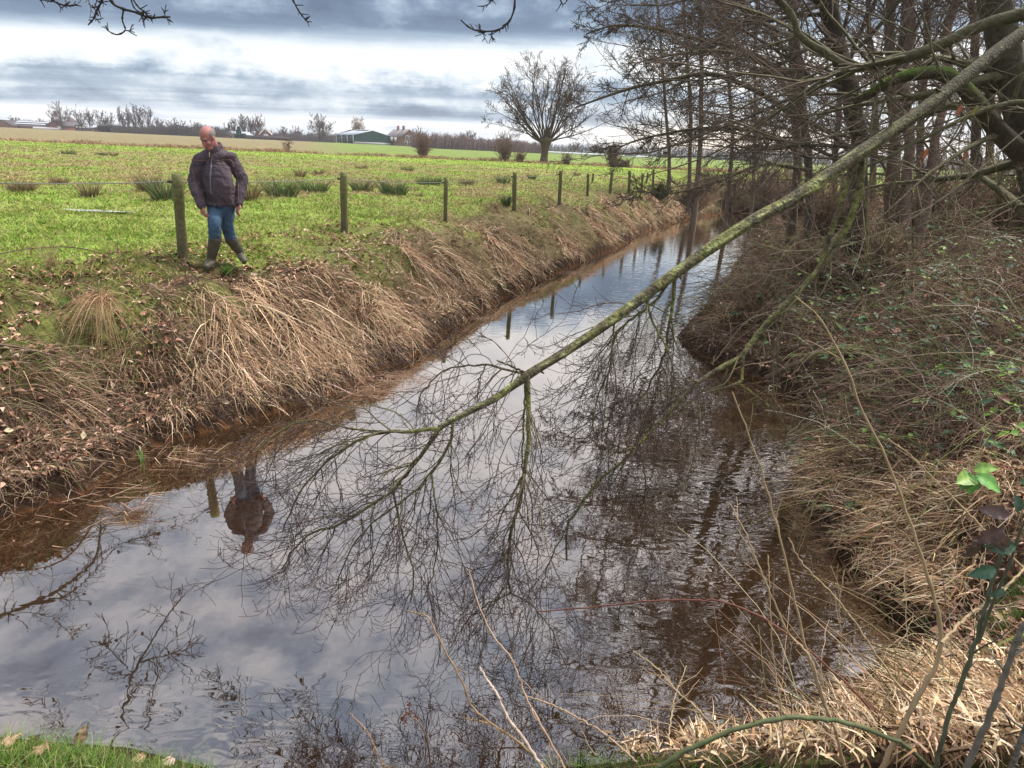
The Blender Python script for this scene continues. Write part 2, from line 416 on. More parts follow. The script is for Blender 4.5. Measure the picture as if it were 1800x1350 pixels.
def build_water():
    global nt
    xs = np.linspace(-16, 20, 40); ys = np.linspace(.6, 43, 40); X, Y = np.meshgrid(xs, ys)
    V = np.stack([X.ravel(), Y.ravel(), np.zeros(X.size)], 1)
    i = (np.arange(39)[:, None]*40+np.arange(39)[None]).ravel(); f = np.stack([i, i+1, i+41, i+40], 1)
    M = bpy.data.materials.new('water'); M.use_nodes = True; save = nt; nt = M.node_tree; nt.nodes.clear()
    tc = N('ShaderNodeTexCoord'); geo = N('ShaderNodeNewGeometry'); sp = N('ShaderNodeSeparateXYZ'); LK(geo.outputs['Position'], sp.inputs[0])
    mp = N('ShaderNodeMapping'); mp.inputs['Scale'].default_value = (1.0, 2.1, 1.0); mp.inputs['Rotation'].default_value = (0, 0, .35); LK(geo.outputs['Position'], mp.inputs[0])
    n = N('ShaderNodeTexNoise'); n.inputs['Scale'].default_value = 4.6; n.inputs['Detail'].default_value = 1.0; n.inputs['Distortion'].default_value = .6; LK(mp.outputs[0], n.inputs['Vector'])
    # calm and rippled patches of water
    pn = N('ShaderNodeTexNoise'); pn.inputs['Scale'].default_value = .45; pn.inputs['Detail'].default_value = 2; LK(geo.outputs['Position'], pn.inputs['Vector'])
    rightw = MA('MULTIPLY_ADD', MA('SUBTRACT', sp.outputs[0], MA('MULTIPLY', sp.outputs[1], .12)), .9, .15, clamp=True)
    nearw = MA('MULTIPLY_ADD', sp.outputs[1], -1.1, 3.75, clamp=True)
    farw = MA('MULTIPLY_ADD', sp.outputs[1], .12, -1.0, clamp=True)
    pat = RAMP(pn.outputs['Fac'], [(.40, (0, 0, 0)), (.62, (1, 1, 1))])
    amt = MA('ADD', MA('MULTIPLY', MA('MAXIMUM', MA('MULTIPLY', rightw, .5), nearw), .9), MA('ADD', MA('MULTIPLY', pat, .06), .03))
    amt = MA('ADD', amt, MA('MULTIPLY', farw, .25))
    bp = N('ShaderNodeBump'); bp.inputs['Distance'].default_value = .012; LK(MA('MULTIPLY', amt, .30), bp.inputs['Strength']); LK(n.outputs['Fac'], bp.inputs['Height'])
    lw = N('ShaderNodeLayerWeight'); lw.inputs['Blend'].default_value = .5
    gl = N('ShaderNodeBsdfGlossy'); gl.inputs['Roughness'].default_value = .012; LK(bp.outputs[0], gl.inputs['Normal']); gl.inputs['Color'].default_value = (1, .97, .93, 1)
    # turbid brown water body: you see a little way in
    tb = N('ShaderNodeTexNoise'); tb.inputs['Scale'].default_value = 1.6; tb.inputs['Detail'].default_value = 5; LK(geo.outputs['Position'], tb.inputs['Vector'])
    dif = N('ShaderNodeBsdfDiffuse'); LK(RAMP(tb.outputs['Fac'], [(.3, (.014, .007, .003)), (.7, (.034, .016, .006))]), dif.inputs['Color'])
    fr = N('ShaderNodeFresnel'); fr.inputs['IOR'].default_value = 1.9; LK(bp.outputs[0], fr.inputs['Normal'])
    fac = MA('MULTIPLY_ADD', fr.outputs[0], 1.05, .29, clamp=True)
    mx = N('ShaderNodeMixShader'); LK(fac, mx.inputs[0]); LK(dif.outputs[0], mx.inputs[1]); LK(gl.outputs[0], mx.inputs[2])
    out = N('ShaderNodeOutputMaterial'); LK(mx.outputs[0], out.inputs[0])
    nt = save
    o = mesh('water', V, [f], M, None, None, True); tag(o, kind='structure')
build_water()
# ------------------------------------------------------------------ ground cover
def scatter(n, r0, r1, a0=-47, a1=47, p=1.0):
    """random spots, thinning out with distance"""
    u = RS.rand(n)
    if p == 1: r = r0*(r1/r0)**u
    else: r = (r0**p+(r1**p-r0**p)*u)**(1/p)
    a = np.radians(RS.uniform(a0, a1, n)); return r*np.sin(a), r*np.cos(a), r
GM = mat('blade', attr=True, rough=.8, spec=.2, trans=.25)
DM = mat('dry_blade', attr=True, rough=.85, spec=.15, trans=.15)
def side_masks(x, y):
    dL, dR, dN, ins = fields(x, y)
    return dL, dR, dN, ins, (dL <= dR) & (dL <= dN) & ~ins, (dR < dL) & (dR < dN) & ~ins, (dN < dL) & (dN <= dR) & ~ins
def downslope(x, y, F=None):
    e = .25; z = height(x, y)
    gx = (height(x+e, y)-z)/e; gy = (height(x, y+e)-z)/e
    return np.stack([-gx, -gy], 1), z

# meadow grass (left field)
def meadow():
    b = Bag()
    x, y, r = scatter(330000, 6.5, 85, -44, 30, p=-.35)
    dL, dR, dN, ins, L, Rr, Nn = side_masks(x, y)
    k = L & (dL > 1.5+1.2*fbm(x*1.3, y*1.3, 51)) & (y < ditch_y(x)-1.5)
    k &= RS.rand(len(x)) < .2+1.1*fbm(x*1.6, y*1.6, 52)
    x, y, r, dL = x[k], y[k], r[k], dL[k]; n = len(x)
    z = height(x, y); n1 = fbm(x*1.1, y*1.1, 33); n2 = fbm(x*.22, y*.22, 31); n4 = fbm(x*.6+9, y*.6, 37)
    mid = sst(15, 22, y)*(1-sst(44, 56, y))
    h = (.035+.07*RS.rand(n))*(.45+1.0*fbm(x*1.6, y*1.6, 52))*(1+.004*r)
    col = pick([(.15, .25, .035), (.21, .30, .045), (.28, .35, .07), (.10, .16, .03), (.40, .38, .15)], n, .14, [.28, .27, .2, .10, .15])
    dead = RS.rand(n) < (.13+.7*sst(.46, .56, n4)*mid+.45*sst(.50, .60, n1)*mid+.5*sst(.54, .62, fbm(x*1.1+4, y*1.1, 38))*mid+.35*(1-sst(1.8, 4.2, dL)))
    col[dead] = pick([(.36, .27, .14), (.28, .19, .10), (.42, .34, .19)], dead.sum(), .2)
    lush = sst(52, 60, y)[:, None]; col = np.where(dead[:, None], col, col*(1+.25*lush))
    d = np.stack([RS.randn(n)*.45, RS.randn(n)*.45, np.ones(n)], 1); dr = np.stack([RS.randn(n)*.35, RS.randn(n)*.35, -.25*np.ones(n)], 1)
    w = .004+.00105*r
    V, F, C = ribbons(np.stack([x, y, z-.01], 1), d, h*1.25, dr, w, col, 3); b.add(V, F, C)
    o = b.build('meadow_grass', GM); tag(o, 'short green pasture grass mixed with straw covering the meadow', 'grass', kind='stuff')
meadow()

# dead and green cover of the left bank
def left_bank():
    b = Bag()
    x, y, r = scatter(380000, 5.2, 48, -60, 24, p=-.25)
    dL, dR, dN, ins, L, Rr, Nn = side_masks(x, y)
    k = L & (dL < 3.6) & (dL > .12) & (RS.rand(len(x)) < 1-.8*sst(2.0, 3.5, dL)) & (RS.rand(len(x)) < 2.3*fbm(x*2.2, y*2.2, 61)-.35)
    x, y, r, dL = x[k], y[k], r[k], dL[k]; n = len(x)
    g, z = downslope(x, y); g = g/(np.linalg.norm(g, axis=1, keepdims=True)+.25)
    n4 = fbm(x*.9+9, y*.9, 67)
    az = fbm(x*1.7, y*1.7, 71)*12.0                     # swirled, flattened by weather
    sw = np.stack([np.cos(az), np.sin(az)], 1)
    d = np.concatenate([g*.5+sw*.6+RS.randn(n, 2)*.55, (.55+.5*RS.randn(n))[:, None]], 1)
    L_ = (.07+.27*RS.rand(n)**1.8)*(.5+.5*sst(.1, .7, dL))*(.6+.8*fbm(x*2.2, y*2.2, 61))
    dr = np.concatenate([g*.45+RS.randn(n, 2)*.2, -(.75+.35*RS.rand(n))[:, None]], 1)
    gr = RS.rand(n) < np.clip(.14+.8*sst(.44, .56, n4)*sst(.5, 1.3, dL)+.4*sst(1.6, 2.5, dL), 0, 1)
    col = pick([(.42, .285, .185), (.29, .175, .11), (.15, .085, .052), (.56, .44, .31), (.05, .03, .02)], n, .2, [.22, .24, .18, .10, .26])  # darkest share of blades imitates shadow in the gaps
    col[gr] = pick([(.15, .23, .04), (.12, .17, .035), (.22, .28, .06)], gr.sum(), .2)
    L_[gr] *= .55
    V, F, C = ribbons(np.stack([x, y, z-.01], 1), d, L_, dr, .0022+.00070*r, col, 4); b.add(V, F, C)
    o = b.build('bank_grass', DM); tag(o, 'withered brown and green grass matted over the ditch bank', 'grass', kind='stuff')
    # long pale reed blades hanging in heaps over the water's edge
    b = Bag()
    cl = [(500, 620, .62, 1.0, 520), (430, 640, .35, .7, 200), (560, 600, .4, .8, 260), (600, 650, .28, .5, 120),
          (690, 560, .5, .75, 420), (740, 500, .5, .7, 340), (650, 600, .35, .6, 260), (780, 540, .35, .6, 260), (830, 500, .45, .6, 320),
          (870, 440, .5, .7, 420), (930, 460, .5, .65, 380), (980, 420, .5, .6, 320), (900, 500, .35, .5, 220), (1040, 395, .5, .6, 330), (1080, 375, .5, .55, 300), (1010, 440, .35, .5, 200),
          (1130, 385, .55, .6, 340), (1160, 372, .6, .6, 320), (1190, 365, .6, .55, 260), (1070, 410, .4, .5, 200),
          (340, 700, .3, .4, 70), (60, 860, .3, .35, 40), (230, 760, .3, .35, 40), (400, 680, .3, .5, 120), (540, 660, .35, .5, 220), (620, 640, .3, .5, 200), (720, 590, .3, .5, 220), (1110, 400, .5, .5, 260)]
    for px, py, sp, Lm, cnt in cl:
        c = G(px, py); cnt = int(cnt*3.4); nn = max(6, int(cnt/38)); hubs = c[:2]+RS.randn(nn, 2)*sp*.95
        k = RS.randint(0, nn, cnt); Rh = RS.uniform(.10, .24, nn)*(.7+.5*Lm); rr = np.sqrt(RS.rand(cnt)); th = RS.rand(cnt)*6.28; off = np.stack([np.cos(th), np.sin(th)], 1)*rr[:, None]
        q = hubs[k]+off*Rh[k][:, None]; x, y = q[:, 0], q[:, 1]
        dL, dR, dN, ins, Lk, *_ = side_masks(x, y); kk = Lk & (dL > .03) & (dL < 1.2+.9*fbm(x*.9, y*.9, 44)+.7*sst(9, 14, y)); x, y, k, off, rr, dl = x[kk], y[kk], k[kk], off[kk], rr[kk], dL[kk]; n = len(x)
        if n == 0: continue
        g, z = downslope(x, y); g = g/(np.linalg.norm(g, axis=1, keepdims=True)+.2)
        z = z+(1-rr**2)*(Rh[k]*.9)*RS.uniform(.3, 1, n)
        sw = RS.randn(nn, 2)[k]*.3
        d = np.concatenate([off*.45+g*.3+sw*1.3+RS.randn(n, 2)*.6, (.8+.45*RS.randn(n))[:, None]], 1)
        dr = np.concatenate([off*.5+g*.6+sw+RS.randn(n, 2)*.4, -(1.25+.6*RS.rand(n))[:, None]], 1)
        tone = RS.uniform(.75, 1.2, nn)[k][:, None]
        col = pick([(.60, .43, .28), (.46, .30, .185), (.25, .145, .09), (.74, .59, .42), (.05, .03, .02)], n, .14, [.32, .26, .14, .14, .14])*tone  # near-black blades stand in for shade inside the clumps
        dist = np.hypot(x, y)
        V, F, C = ribbons(np.stack([x, y, z-.02], 1), d, (.10+Lm*RS.uniform(.15, .95, n)**1.5*.62)*(.45+.55*sst(.1, .8, dl)), dr, RS.uniform(.6, 1.25, n)*(.0050+.0007*dist), col, 6); b.add(V, F, C)
    o = b.build('dead_reeds', DM); tag(o, 'pale dead reed blades drooping over the edge of the water', 'reeds', kind='stuff')
left_bank()
def bank_stems():
    b = Bag(); x, y, r = scatter(80000, 4.5, 14, -60, 2, p=-.2); dL, dR, dN, ins, L, *_ = side_masks(x, y)
    k = np.where(L & (dL < 1.9) & (dL > .02) & (RS.rand(len(x)) < np.exp(-dL/.7)))[0][:9500]; x, y, dL = x[k], y[k], dL[k]; n = len(x); g, z = downslope(x, y); g = g/(np.linalg.norm(g, axis=1, keepdims=True)+.25)
    d = nrm(np.concatenate([g*.3+RS.randn(n, 2)*.7, (.5+.6*RS.rand(n))[:, None]], 1)); L_ = RS.uniform(.12, .6, n)*(.35+.65*sst(.05, .6, dL)); dr = np.concatenate([g*.25+RS.randn(n, 2)*.4, -RS.uniform(.3, 1.3, n)[:, None]], 1); t = np.linspace(0, 1, 6)[None, :, None]
    P = np.stack([x, y, z], 1)[:, None]+L_[:, None, None]*(t*d[:, None]+t*t*dr[:, None])+np.cumsum(RS.randn(n, 6, 3), 1)*.008; P[:, :, 2] = np.maximum(P[:, :, 2], .01)
    R = np.linspace(1, .5, 6)[None]*RS.uniform(.0014, .0036, n)[:, None]; col = pick([(.25, .17, .115), (.14, .085, .06), (.40, .30, .21), (.05, .032, .024), (.17, .16, .08)], n, .18, [.3, .27, .13, .2, .1]); b.add(*tubes(P, R, 3, np.repeat(col[:, None], 6, 1)))
    o = b.build('bank_stems', mat('stem', attr=True, rough=.8, spec=.2)); tag(o, 'tangle of thin brown dead stems along the foot of the left bank', 'brambles', kind='stuff')
bank_stems()

# fallen leaves: left bank, right bank and the near edge
def litter():
    b = Bag()
    x, y, r = scatter(120000, 1.6, 40, -47, 47, p=-.1)
    dL, dR, dN, ins, L, Rr, Nn = side_masks(x, y)
    pat = fbm(x*.8, y*.8, 81)
    k = (L & (dL < 3.2) & (dL > .1) & (RS.rand(len(x)) < (.15+.9*sst(.36, .52, pat))*(1-.85*sst(11, 17, r)))) | (Rr & (dR > .1) & (RS.rand(len(x)) < .75) & (r > 3.2))
    x, y, r = x[k], y[k], r[k]; n = len(x); z = height(x, y)+.01+.02*RS.rand(n)
    d = nrm(np.stack([RS.randn(n), RS.randn(n), RS.randn(n)*.3], 1)); up = nrm(np.stack([RS.randn(n)*.5, RS.randn(n)*.5, np.ones(n)], 1))
    L_ = RS.uniform(.035, .085, n)*(1+.02*r); col = pick([(.38, .22, .15), (.26, .135, .085), (.48, .32, .23), (.14, .075, .045), (.58, .44, .35)], n, .15, [.3, .27, .18, .17, .08])
    V, F, C = leafmesh(np.stack([x, y, z], 1), d, up, L_, L_*RS.uniform(.45, .7, n), col, .3); b.add(V, F, C)
    o = b.build('fallen_leaves', mat('leaf_litter', attr=True, rough=.75, spec=.25)); tag(o, 'brown fallen oak leaves scattered over both banks', 'leaves', kind='stuff')
litter()

# right bank: bramble tangle
def right_bank():
    b = Bag()
    n = 22000
    x, y, r = scatter(60000, 2.3, 26, -2, 47, p=-.2)
    dL, dR, dN, ins, L, Rr, Nn = side_masks(x, y)
    k = np.where((Rr & (dR > .0) & ((y > 5.0) | (RS.rand(len(x)) < .07))))[0][:n]; x, y, r, dR = x[k], y[k], r[k], dR[k]; n = len(x); z = height(x, y)
    dist = np.hypot(x, y)
    d = np.stack([RS.randn(n)-.25, RS.randn(n), np.abs(RS.randn(n))*.9+.25], 1); d = nrm(d); L_ = RS.uniform(.15, .8, n)*(.7+.03*dist)*(.4+.6*sst(.1, .8, dR))
    t = np.linspace(0, 1, 6)[None, :, None]; dr = np.stack([RS.randn(n)*.45-.1, RS.randn(n)*.45, -RS.uniform(.45, 1.15, n)], 1)
    P = np.stack([x, y, z], 1)[:, None]+L_[:, None, None]*(t*d[:, None]+t*t*dr[:, None])
    P[:, :, 2] = np.maximum(P[:, :, 2], .02)
    P += np.cumsum(RS.randn(*P.shape), 1)*.014
    R = np.linspace(1, .45, 6)[None]*(RS.uniform(.0012, .0034, n)+.00020*dist)[:, None]
    col = pick([(.19, .12, .08), (.10, .06, .04), (.34, .245, .17), (.12, .125, .045), (.52, .44, .35), (.028, .018, .013)], n, .18, [.24, .22, .13, .14, .05, .22])  # near-black stems stand in for shadow between the brambles
    V, F, C = tubes(P, R, 3, np.repeat(col[:, None], 6, 1)); b.add(V, F, C)
    o = b.build('bramble_stems', mat('stem', attr=True, rough=.8, spec=.2)); tag(o, 'tangled brown bramble stems covering the right bank', 'brambles', kind='stuff')
    # tall arching brambles with leaves along them
    b = Bag(); x, y, r = scatter(60000, 4.0, 24, 6, 47, p=.15); dL, dR, dN, ins, L, Rr, Nn = side_masks(x, y); k = np.where(Rr & (dR > .15) & (y > 5.1))[0][:3600]; x, y, dR = x[k], y[k], dR[k]; n = len(x); z = height(x, y); r = np.hypot(x, y)
    a = RS.rand(n)*6.28; hd = np.stack([np.cos(a), np.sin(a)], 1); L_ = RS.uniform(.5, 1.9, n)*(.6+.4*sst(.2, 1.2, dR)); t = np.linspace(0, 1, 10)[None, :, None]
    d = nrm(np.concatenate([hd*.6, RS.uniform(.6, 1.5, n)[:, None]], 1)); dr = np.concatenate([hd*.45, -RS.uniform(.5, 1.25, n)[:, None]], 1)
    P = np.stack([x, y, z], 1)[:, None]+L_[:, None, None]*(t*d[:, None]+t*t*dr[:, None])+np.cumsum(RS.randn(n, 10, 3), 1)*.012
    R = np.linspace(1, .45, 10)[None]*(RS.uniform(.0020, .0042, n)+.00018*r)[:, None]; col = pick([(.16, .105, .07), (.075, .048, .034), (.30, .22, .15), (.12, .13, .045), (.46, .40, .33)], n, .18, [.3, .28, .14, .22, .06]); b.add(*tubes(P, R, 4, np.repeat(col[:, None], 10, 1)))
    Q, RQ = grow(P, R, 4, (.2, 1), None, (30, 70), 5, .2, (0, 0, .02), .7, .0014, RS, Labs=(.08, .4)); b.add(*tubes(Q, RQ+.00008*np.repeat(r, 4)[:, None], 3, np.repeat(np.repeat(col, 4, 0)[:, None], 5, 1)))
    o = b.build('bramble_arches', mat('stem', attr=True, rough=.8, spec=.2)); tag(o, 'tall arching bramble shoots standing over the right bank', 'brambles', kind='stuff')
    arch = P[(r < 11)][:, 2:8]
    # bramble leaves, in threes
    b = Bag(); m_ = 0
    cen = np.array([(1580, 450), (1690, 430), (1620, 520), (1480, 560), (1700, 560), (1500, 620), (1560, 640), (1760, 520), (1660, 640), (1790, 640), (1740, 760), (1640, 720), (1500, 690), (1780, 860), (1720, 690), (1600, 590), (1340, 590), (1420, 600), (1780, 450)])
    bp, bd = [], []
    for c in cen:
        g = G(*c); q = g+np.stack([RS.randn(24)*.20, RS.randn(24)*.20, np.abs(RS.randn(24))*.35+.15], 1)*(g[1]/8+.35); bp.append(q)
    kq = RS.randint(0, len(arch), 330); bp.append(arch[kq, RS.randint(0, 6, 330)]+RS.randn(330, 3)*.02)
    q = np.vstack(bp); dL, dR, dN, ins = fields(q[:, 0], q[:, 1]); q = q[~ins | (dR < .25)]
    q[:, 2] = np.maximum(q[:, 2], height(q[:, 0], q[:, 1])+.04)
    q = np.repeat(q, 3, 0); n = len(q); a0 = np.repeat(RS.rand(n//3)*6.28, 3)+np.tile([-1.1, 0, 1.1], n//3)
    d = np.stack([np.cos(a0), np.sin(a0), RS.uniform(-.5, .3, n)], 1); up = nrm(np.stack([RS.randn(n)*.35, RS.randn(n)*.35-.4, np.ones(n)], 1))
    L_ = RS.uniform(.040, .095, n)
    cc = np.repeat(pick([(.03, .085, .025), (.018, .05, .02), (.10, .19, .025), (.09, .13, .10), (.14, .045, .025)], n//3, .2, [.36, .32, .18, .06, .08]), 3, 0)
    V, F, C = leafmesh(q+d*.008, d, up, L_, L_*.62, cc, .12); b.add(V, F, C)
    o = b.build('bramble_leaves', mat('bramble_leaf', attr=True, rough=.55, spec=.3, trans=.15)); tag(o, 'dark green bramble leaves scattered through the tangle on the right bank', 'leaves', kind='stuff')
    # matted pale reeds at the water's edge on the right
    b = Bag()
    heaps = [(1465, 830, .30, 420, .30), (1500, 870, .28, 380, .3), (1440, 800, .18, 200, .26), (1420, 850, .18, 160, .26), (1540, 900, .25, 260, .28), (1580, 930, .28, 420, .28), (1650, 930, .25, 420, .28), (1560, 990, .25, 420, .26),
             (1620, 1010, .22, 380, .26), (1510, 960, .2, 280, .24), (1700, 900, .25, 240, .26), (1660, 1060, .15, 180, .22), (1275, 560, .18, 140, .4), (1730, 850, .2, 120, .26), (1780, 790, .2, 120, .3),
             (1600, 1250, .22, 380, .2), (1680, 1230, .2, 380, .2), (1740, 1290, .2, 330, .2), (1560, 1300, .2, 300, .2), (1660, 1320, .22, 330, .2), (1790, 1220, .15, 220, .2), (1470, 1310, .18, 200, .18), (1500, 1250, .12, 160, .18), (1790, 1330, .15, 220, .2), (1620, 1190, .1, 120, .18), (1700, 1345, .12, 300, .16), (1580, 1345, .1, 240, .16), (1460, 1345, .1, 220, .15), (1350, 1345, .10, 300, .13), (1230, 1348, .10, 220, .12), (1120, 1350, .08, 120, .10)]
    for px, py, sp, cnt, Lm in heaps:
        c = G(px, py); cnt = int(cnt*1.5); q = c[:2]+RS.randn(cnt, 2)*sp*.6
        x, y = q[:, 0], q[:, 1]; dL, dR, dN, ins = fields(x, y); kk = ~ins | (np.minimum(dR, dN) < .03); x, y = x[kk], y[kk]; n = len(x)
        z = np.maximum(height(x, y), 0)+np.abs(RS.randn(n))*.05+.12*(.3+fbm(x*4, y*4, 88))
        g, _ = downslope(x, y); g = g/(np.linalg.norm(g, axis=1, keepdims=True)+.3)
        az = fbm(x*3, y*3, 77)*14; sw = np.stack([np.cos(az), np.sin(az)], 1)
        d = np.concatenate([g*.5+sw*.7+RS.randn(n, 2)*.8, (.45+.6*RS.randn(n))[:, None]], 1)
        dr = np.concatenate([g*.5+RS.randn(n, 2)*.3, -(.35+.6*RS.rand(n))[:, None]], 1)
        col = pick([(.66, .49, .32), (.52, .36, .21), (.34, .20, .11), (.78, .64, .46), (.07, .04, .022)], n, .14, [.32, .22, .14, .12, .20])  # darkest reeds mimic the shade deep in the heaps
        V, F, C = ribbons(np.stack([x, y, z], 1), d, Lm*RS.uniform(.25, 1.0, n), dr, RS.uniform(.004, .012, n), col*(.45+1.0*fbm(x*5, y*5, 66))[:, None], 5); b.add(V, F, C)
    o = b.build('matted_reeds', DM); tag(o, 'heaps of pale straw coloured reeds flattened along the right water edge', 'reeds', kind='stuff')
right_bank()

# near edge: fresh grass at the bottom left, right and in spots
def near_grass():
    b = Bag()
    spots = [(60, 1340, .28, 1100), (200, 1346, .22, 600), (330, 1352, .2, 350), (10, 1325, .15, 350), (460, 1357, .12, 120), (1780, 1090, .10, 900), (1795, 1040, .08, 500), (960, 1345, .2, 500), (1100, 1345, .2, 300), (1300, 1346, .15, 110), (120, 1345, .3, 1500), (1200, 1350, .1, 110), (1420, 1350, .12, 60)]
    for px, py, sp, cnt in spots:
        c = G(px, py); q = c[:2]+RS.randn(cnt, 2)*np.array([sp, sp*.45]); x, y = q[:, 0], q[:, 1]
        dL, dR, dN, ins = fields(x, y); kk = ~ins; x, y = x[kk], y[kk]; n = len(x); z = height(x, y)
        d = np.stack([RS.randn(n)*.4, RS.randn(n)*.4+.1, np.ones(n)], 1); dr = np.stack([RS.randn(n)*.4, RS.randn(n)*.4, -.3*np.ones(n)], 1)
        col = pick([(.10, .20, .03), (.15, .25, .04), (.07, .13, .03), (.32, .28, .14)], n, .2, [.3, .27, .23, .2])
        V, F, C = ribbons(np.stack([x, y, z-.005], 1), d, RS.uniform(.05, .13, n), dr, RS.uniform(.0022, .0042, n), col, 4); b.add(V, F, C)
    o = b.build('fresh_grass', GM); tag(o, 'fresh bright green grass along the near edge of the ditch', 'grass', kind='stuff')
near_grass()

def flotsam():
    b = Bag(); n = 9000; x = RS.uniform(-7, 9, n); y = RS.uniform(3, 30, n); dL, dR, dN, ins = fields(x, y); k = ins & (dL < .9) & (RS.rand(n) < np.exp(-dL/.22)*1.1*sst(.42, .62, fbm(x*.9, y*.9, 93))); x, y = x[k], y[k]; n = len(x)
    d = np.stack([RS.randn(n), RS.randn(n), np.zeros(n)], 1); up = np.tile([0, 0, 1.], (n, 1)); L_ = RS.uniform(.015, .06, n); V, F, C = leafmesh(np.stack([x, y, np.full(n, .006)], 1), d, up, L_, L_*.6, pick([(.34, .22, .15), (.20, .12, .08), (.48, .38, .30), (.12, .07, .04)], n), .02); b.add(V, F, C)
    for px, py, sp, cnt in ((690, 665, .28, 260), (640, 690, .2, 120), (1010, 480, .3, 120), (840, 560, .2, 90), (330, 800, .3, 60), (180, 880, .3, 60)):
        c = PZ(px, py, .01); q = np.tile(c, (cnt, 1))+np.stack([RS.randn(cnt)*sp, RS.randn(cnt)*sp*.6, RS.rand(cnt)*.02], 1); dd = np.stack([RS.randn(cnt)+1, RS.randn(cnt)*.5, RS.randn(cnt)*.03], 1)
        V, F, C = ribbons(q, dd, RS.uniform(.08, .4, cnt), np.zeros((cnt, 3)), RS.uniform(.004, .008, cnt), pick([(.30, .18, .12), (.20, .11, .07), (.42, .30, .22)], cnt), 4, np.tile([0, 0, 1.], (cnt, 1))); b.add(V, F, C)
    o = b.build('floating_litter', DM); tag(o, 'dead leaves and reed pieces floating along the left waterline', 'litter', kind='stuff')
flotsam()

# ditch line vegetation across the far side of the meadow
def far_ditch():
    b = Bag(); n = 26000
    x = RS.uniform(-75, 45, n); y = ditch_y(x)+RS.randn(n)*1.1+.3
    k = RS.rand(n) < .15+1.5*np.clip(fbm(x*.35, y*.02, 91)-.28, 0, 1); x, y = x[k], y[k]; n = len(x); z = height(x, y)-.05
    h = (.25+.75*RS.rand(n))*(.35+1.3*fbm(x*.35, y*.02, 91))
    d = np.stack([RS.randn(n)*.5, RS.randn(n)*.3, np.ones(n)], 1); dr = np.stack([RS.randn(n)*.4, RS.randn(n)*.3, -.5*np.ones(n)], 1)
    col = pick([(.34, .23, .13), (.26, .16, .09), (.42, .31, .19), (.18, .11, .07)], n, .15)
    V, F, C = ribbons(np.stack([x, y, z], 1), d, h, dr, RS.uniform(.04, .09, n), col, 3); b.add(V, F, C)
    o = b.build('ditch_reeds', DM); tag(o, 'low brown dead reeds along the ditch beyond the meadow', 'reeds', kind='stuff')
far_ditch()

# rush tussocks: individual plants
def rush_mesh(n, R, h, seed, cols):
    g = np.random.RandomState(seed); a = g.rand(n)*6.28; rr = R*g.rand(n)**.6*.5
    base = np.stack([np.cos(a)*rr, np.sin(a)*rr, np.zeros(n)-.03], 1)
    d = np.stack([np.cos(a)*g.rand(n)*.65+g.randn(n)*.12, np.sin(a)*g.rand(n)*.65+g.randn(n)*.12, np.ones(n)], 1)
    dr = np.stack([np.cos(a)*.25, np.sin(a)*.25, -.22*g.rand(n)], 1)
    c = np.array(cols)[g.randint(0, len(cols), n)]*(1+.15*g.randn(n, 1))
    return ribbons(base, d, h*g.uniform(.5, 1.1, n), dr, np.full(n, .012+R*.012), np.clip(c, .005, 1), 4)
GRN = [(.055, .10, .045), (.08, .13, .05), (.12, .16, .06), (.25, .21, .12)]
BRN = [(.26, .18, .11), (.34, .25, .15), (.17, .12, .08), (.12, .13, .05)]
RUSH = [  # px, py base, width px, height px, brown?, label
    (497, 345, 56, 34, 0, 'large dark green rush tussock right of the walking man, with a paler sprig in front'),
    (553, 338, 46, 22, 0, 'dark green rush tussock immediately left of the second fence post'),
    (637, 336, 40, 20, 0, 'rush tussock with reddish base just right of the second fence post'),
    (692, 341, 50, 26, 0, 'broad dark green rush tussock midway between the second and third fence posts'),
    (754, 326, 46, 18, 0, 'low dark green rush tussock behind the left side of the third fence post'),
    (885, 322, 26, 18, 0, 'small dark green rush clump immediately left of the fourth fence post'),
    (292, 352, 44, 42, 0, 'tall rush tussock directly behind the fence post beside the man'),
    (262, 335, 34, 26, 1, 'brown and green rush tussock left of the post beside the man'),
    (440, 352, 22, 42, 1, 'upright dull rush tussock tight against the right arm side of the man'),
    (158, 345, 26, 26, 1, 'brown grass tussock above the small puddle'),
    (38, 335, 36, 16, 1, 'low round brown tussock near the left edge of the meadow'),
    (528, 310, 18, 14, 1, 'small dead tussock above the large rush tussocks'),
    (560, 306, 20, 10, 1, 'tiny brown tussock further out above the second rush tussock'),
    (120, 271, 22, 8, 0, 'small dark rush clump far out at the left of the meadow'),
    (180, 273, 16, 7, 0, 'distant rush clump, left one of a pair behind the meadow centre'),
    (200, 274, 12, 7, 1, 'distant brownish rush clump, right one of a pair behind the meadow centre'),
    (820, 324, 26, 12, 1, 'pale brown tussock between the third and fourth fence posts'),
    (716, 300, 24, 9, 0, 'low dark rush patch high up between the second and third fence posts'),
    (635, 296, 26, 8, 1, 'low straw tussock far behind the second fence post'),
    (935, 314, 16, 9, 0, 'little rush clump behind the fourth and fifth fence posts'),
    (1014, 308, 14, 6, 1, 'tiny brown clump in front of the pollard tree meadow'),
    (890, 360, 14, 22, 0, 'thin upright green plant at the foot of the fourth fence post'),
    (735, 345, 20, 8, 1, 'flat brown tuft below the low rush tussock by the third post'),
    (105, 322, 22, 12, 1, 'brown mound of dead grass in the left of the meadow'),
]
def rushes():
    protos = {}
    for i, (px, py, w, h, br, lab) in enumerate(RUSH):
        g = G(px, py); s = np.linalg.norm(g-EYE)/FPX; Wd = w*s*1.0; Hh = h*s*1.12
        V, F, C = rush_mesh(260 if w > 30 else 150, Wd*.8, Hh, 100+i, BRN if br else GRN)
        o = mesh('rush_tussock', V+g, [F], DM, None, C, origin=g)
        tag(o, lab, 'rush tussock', 'rush tussocks in the meadow')
rushes()

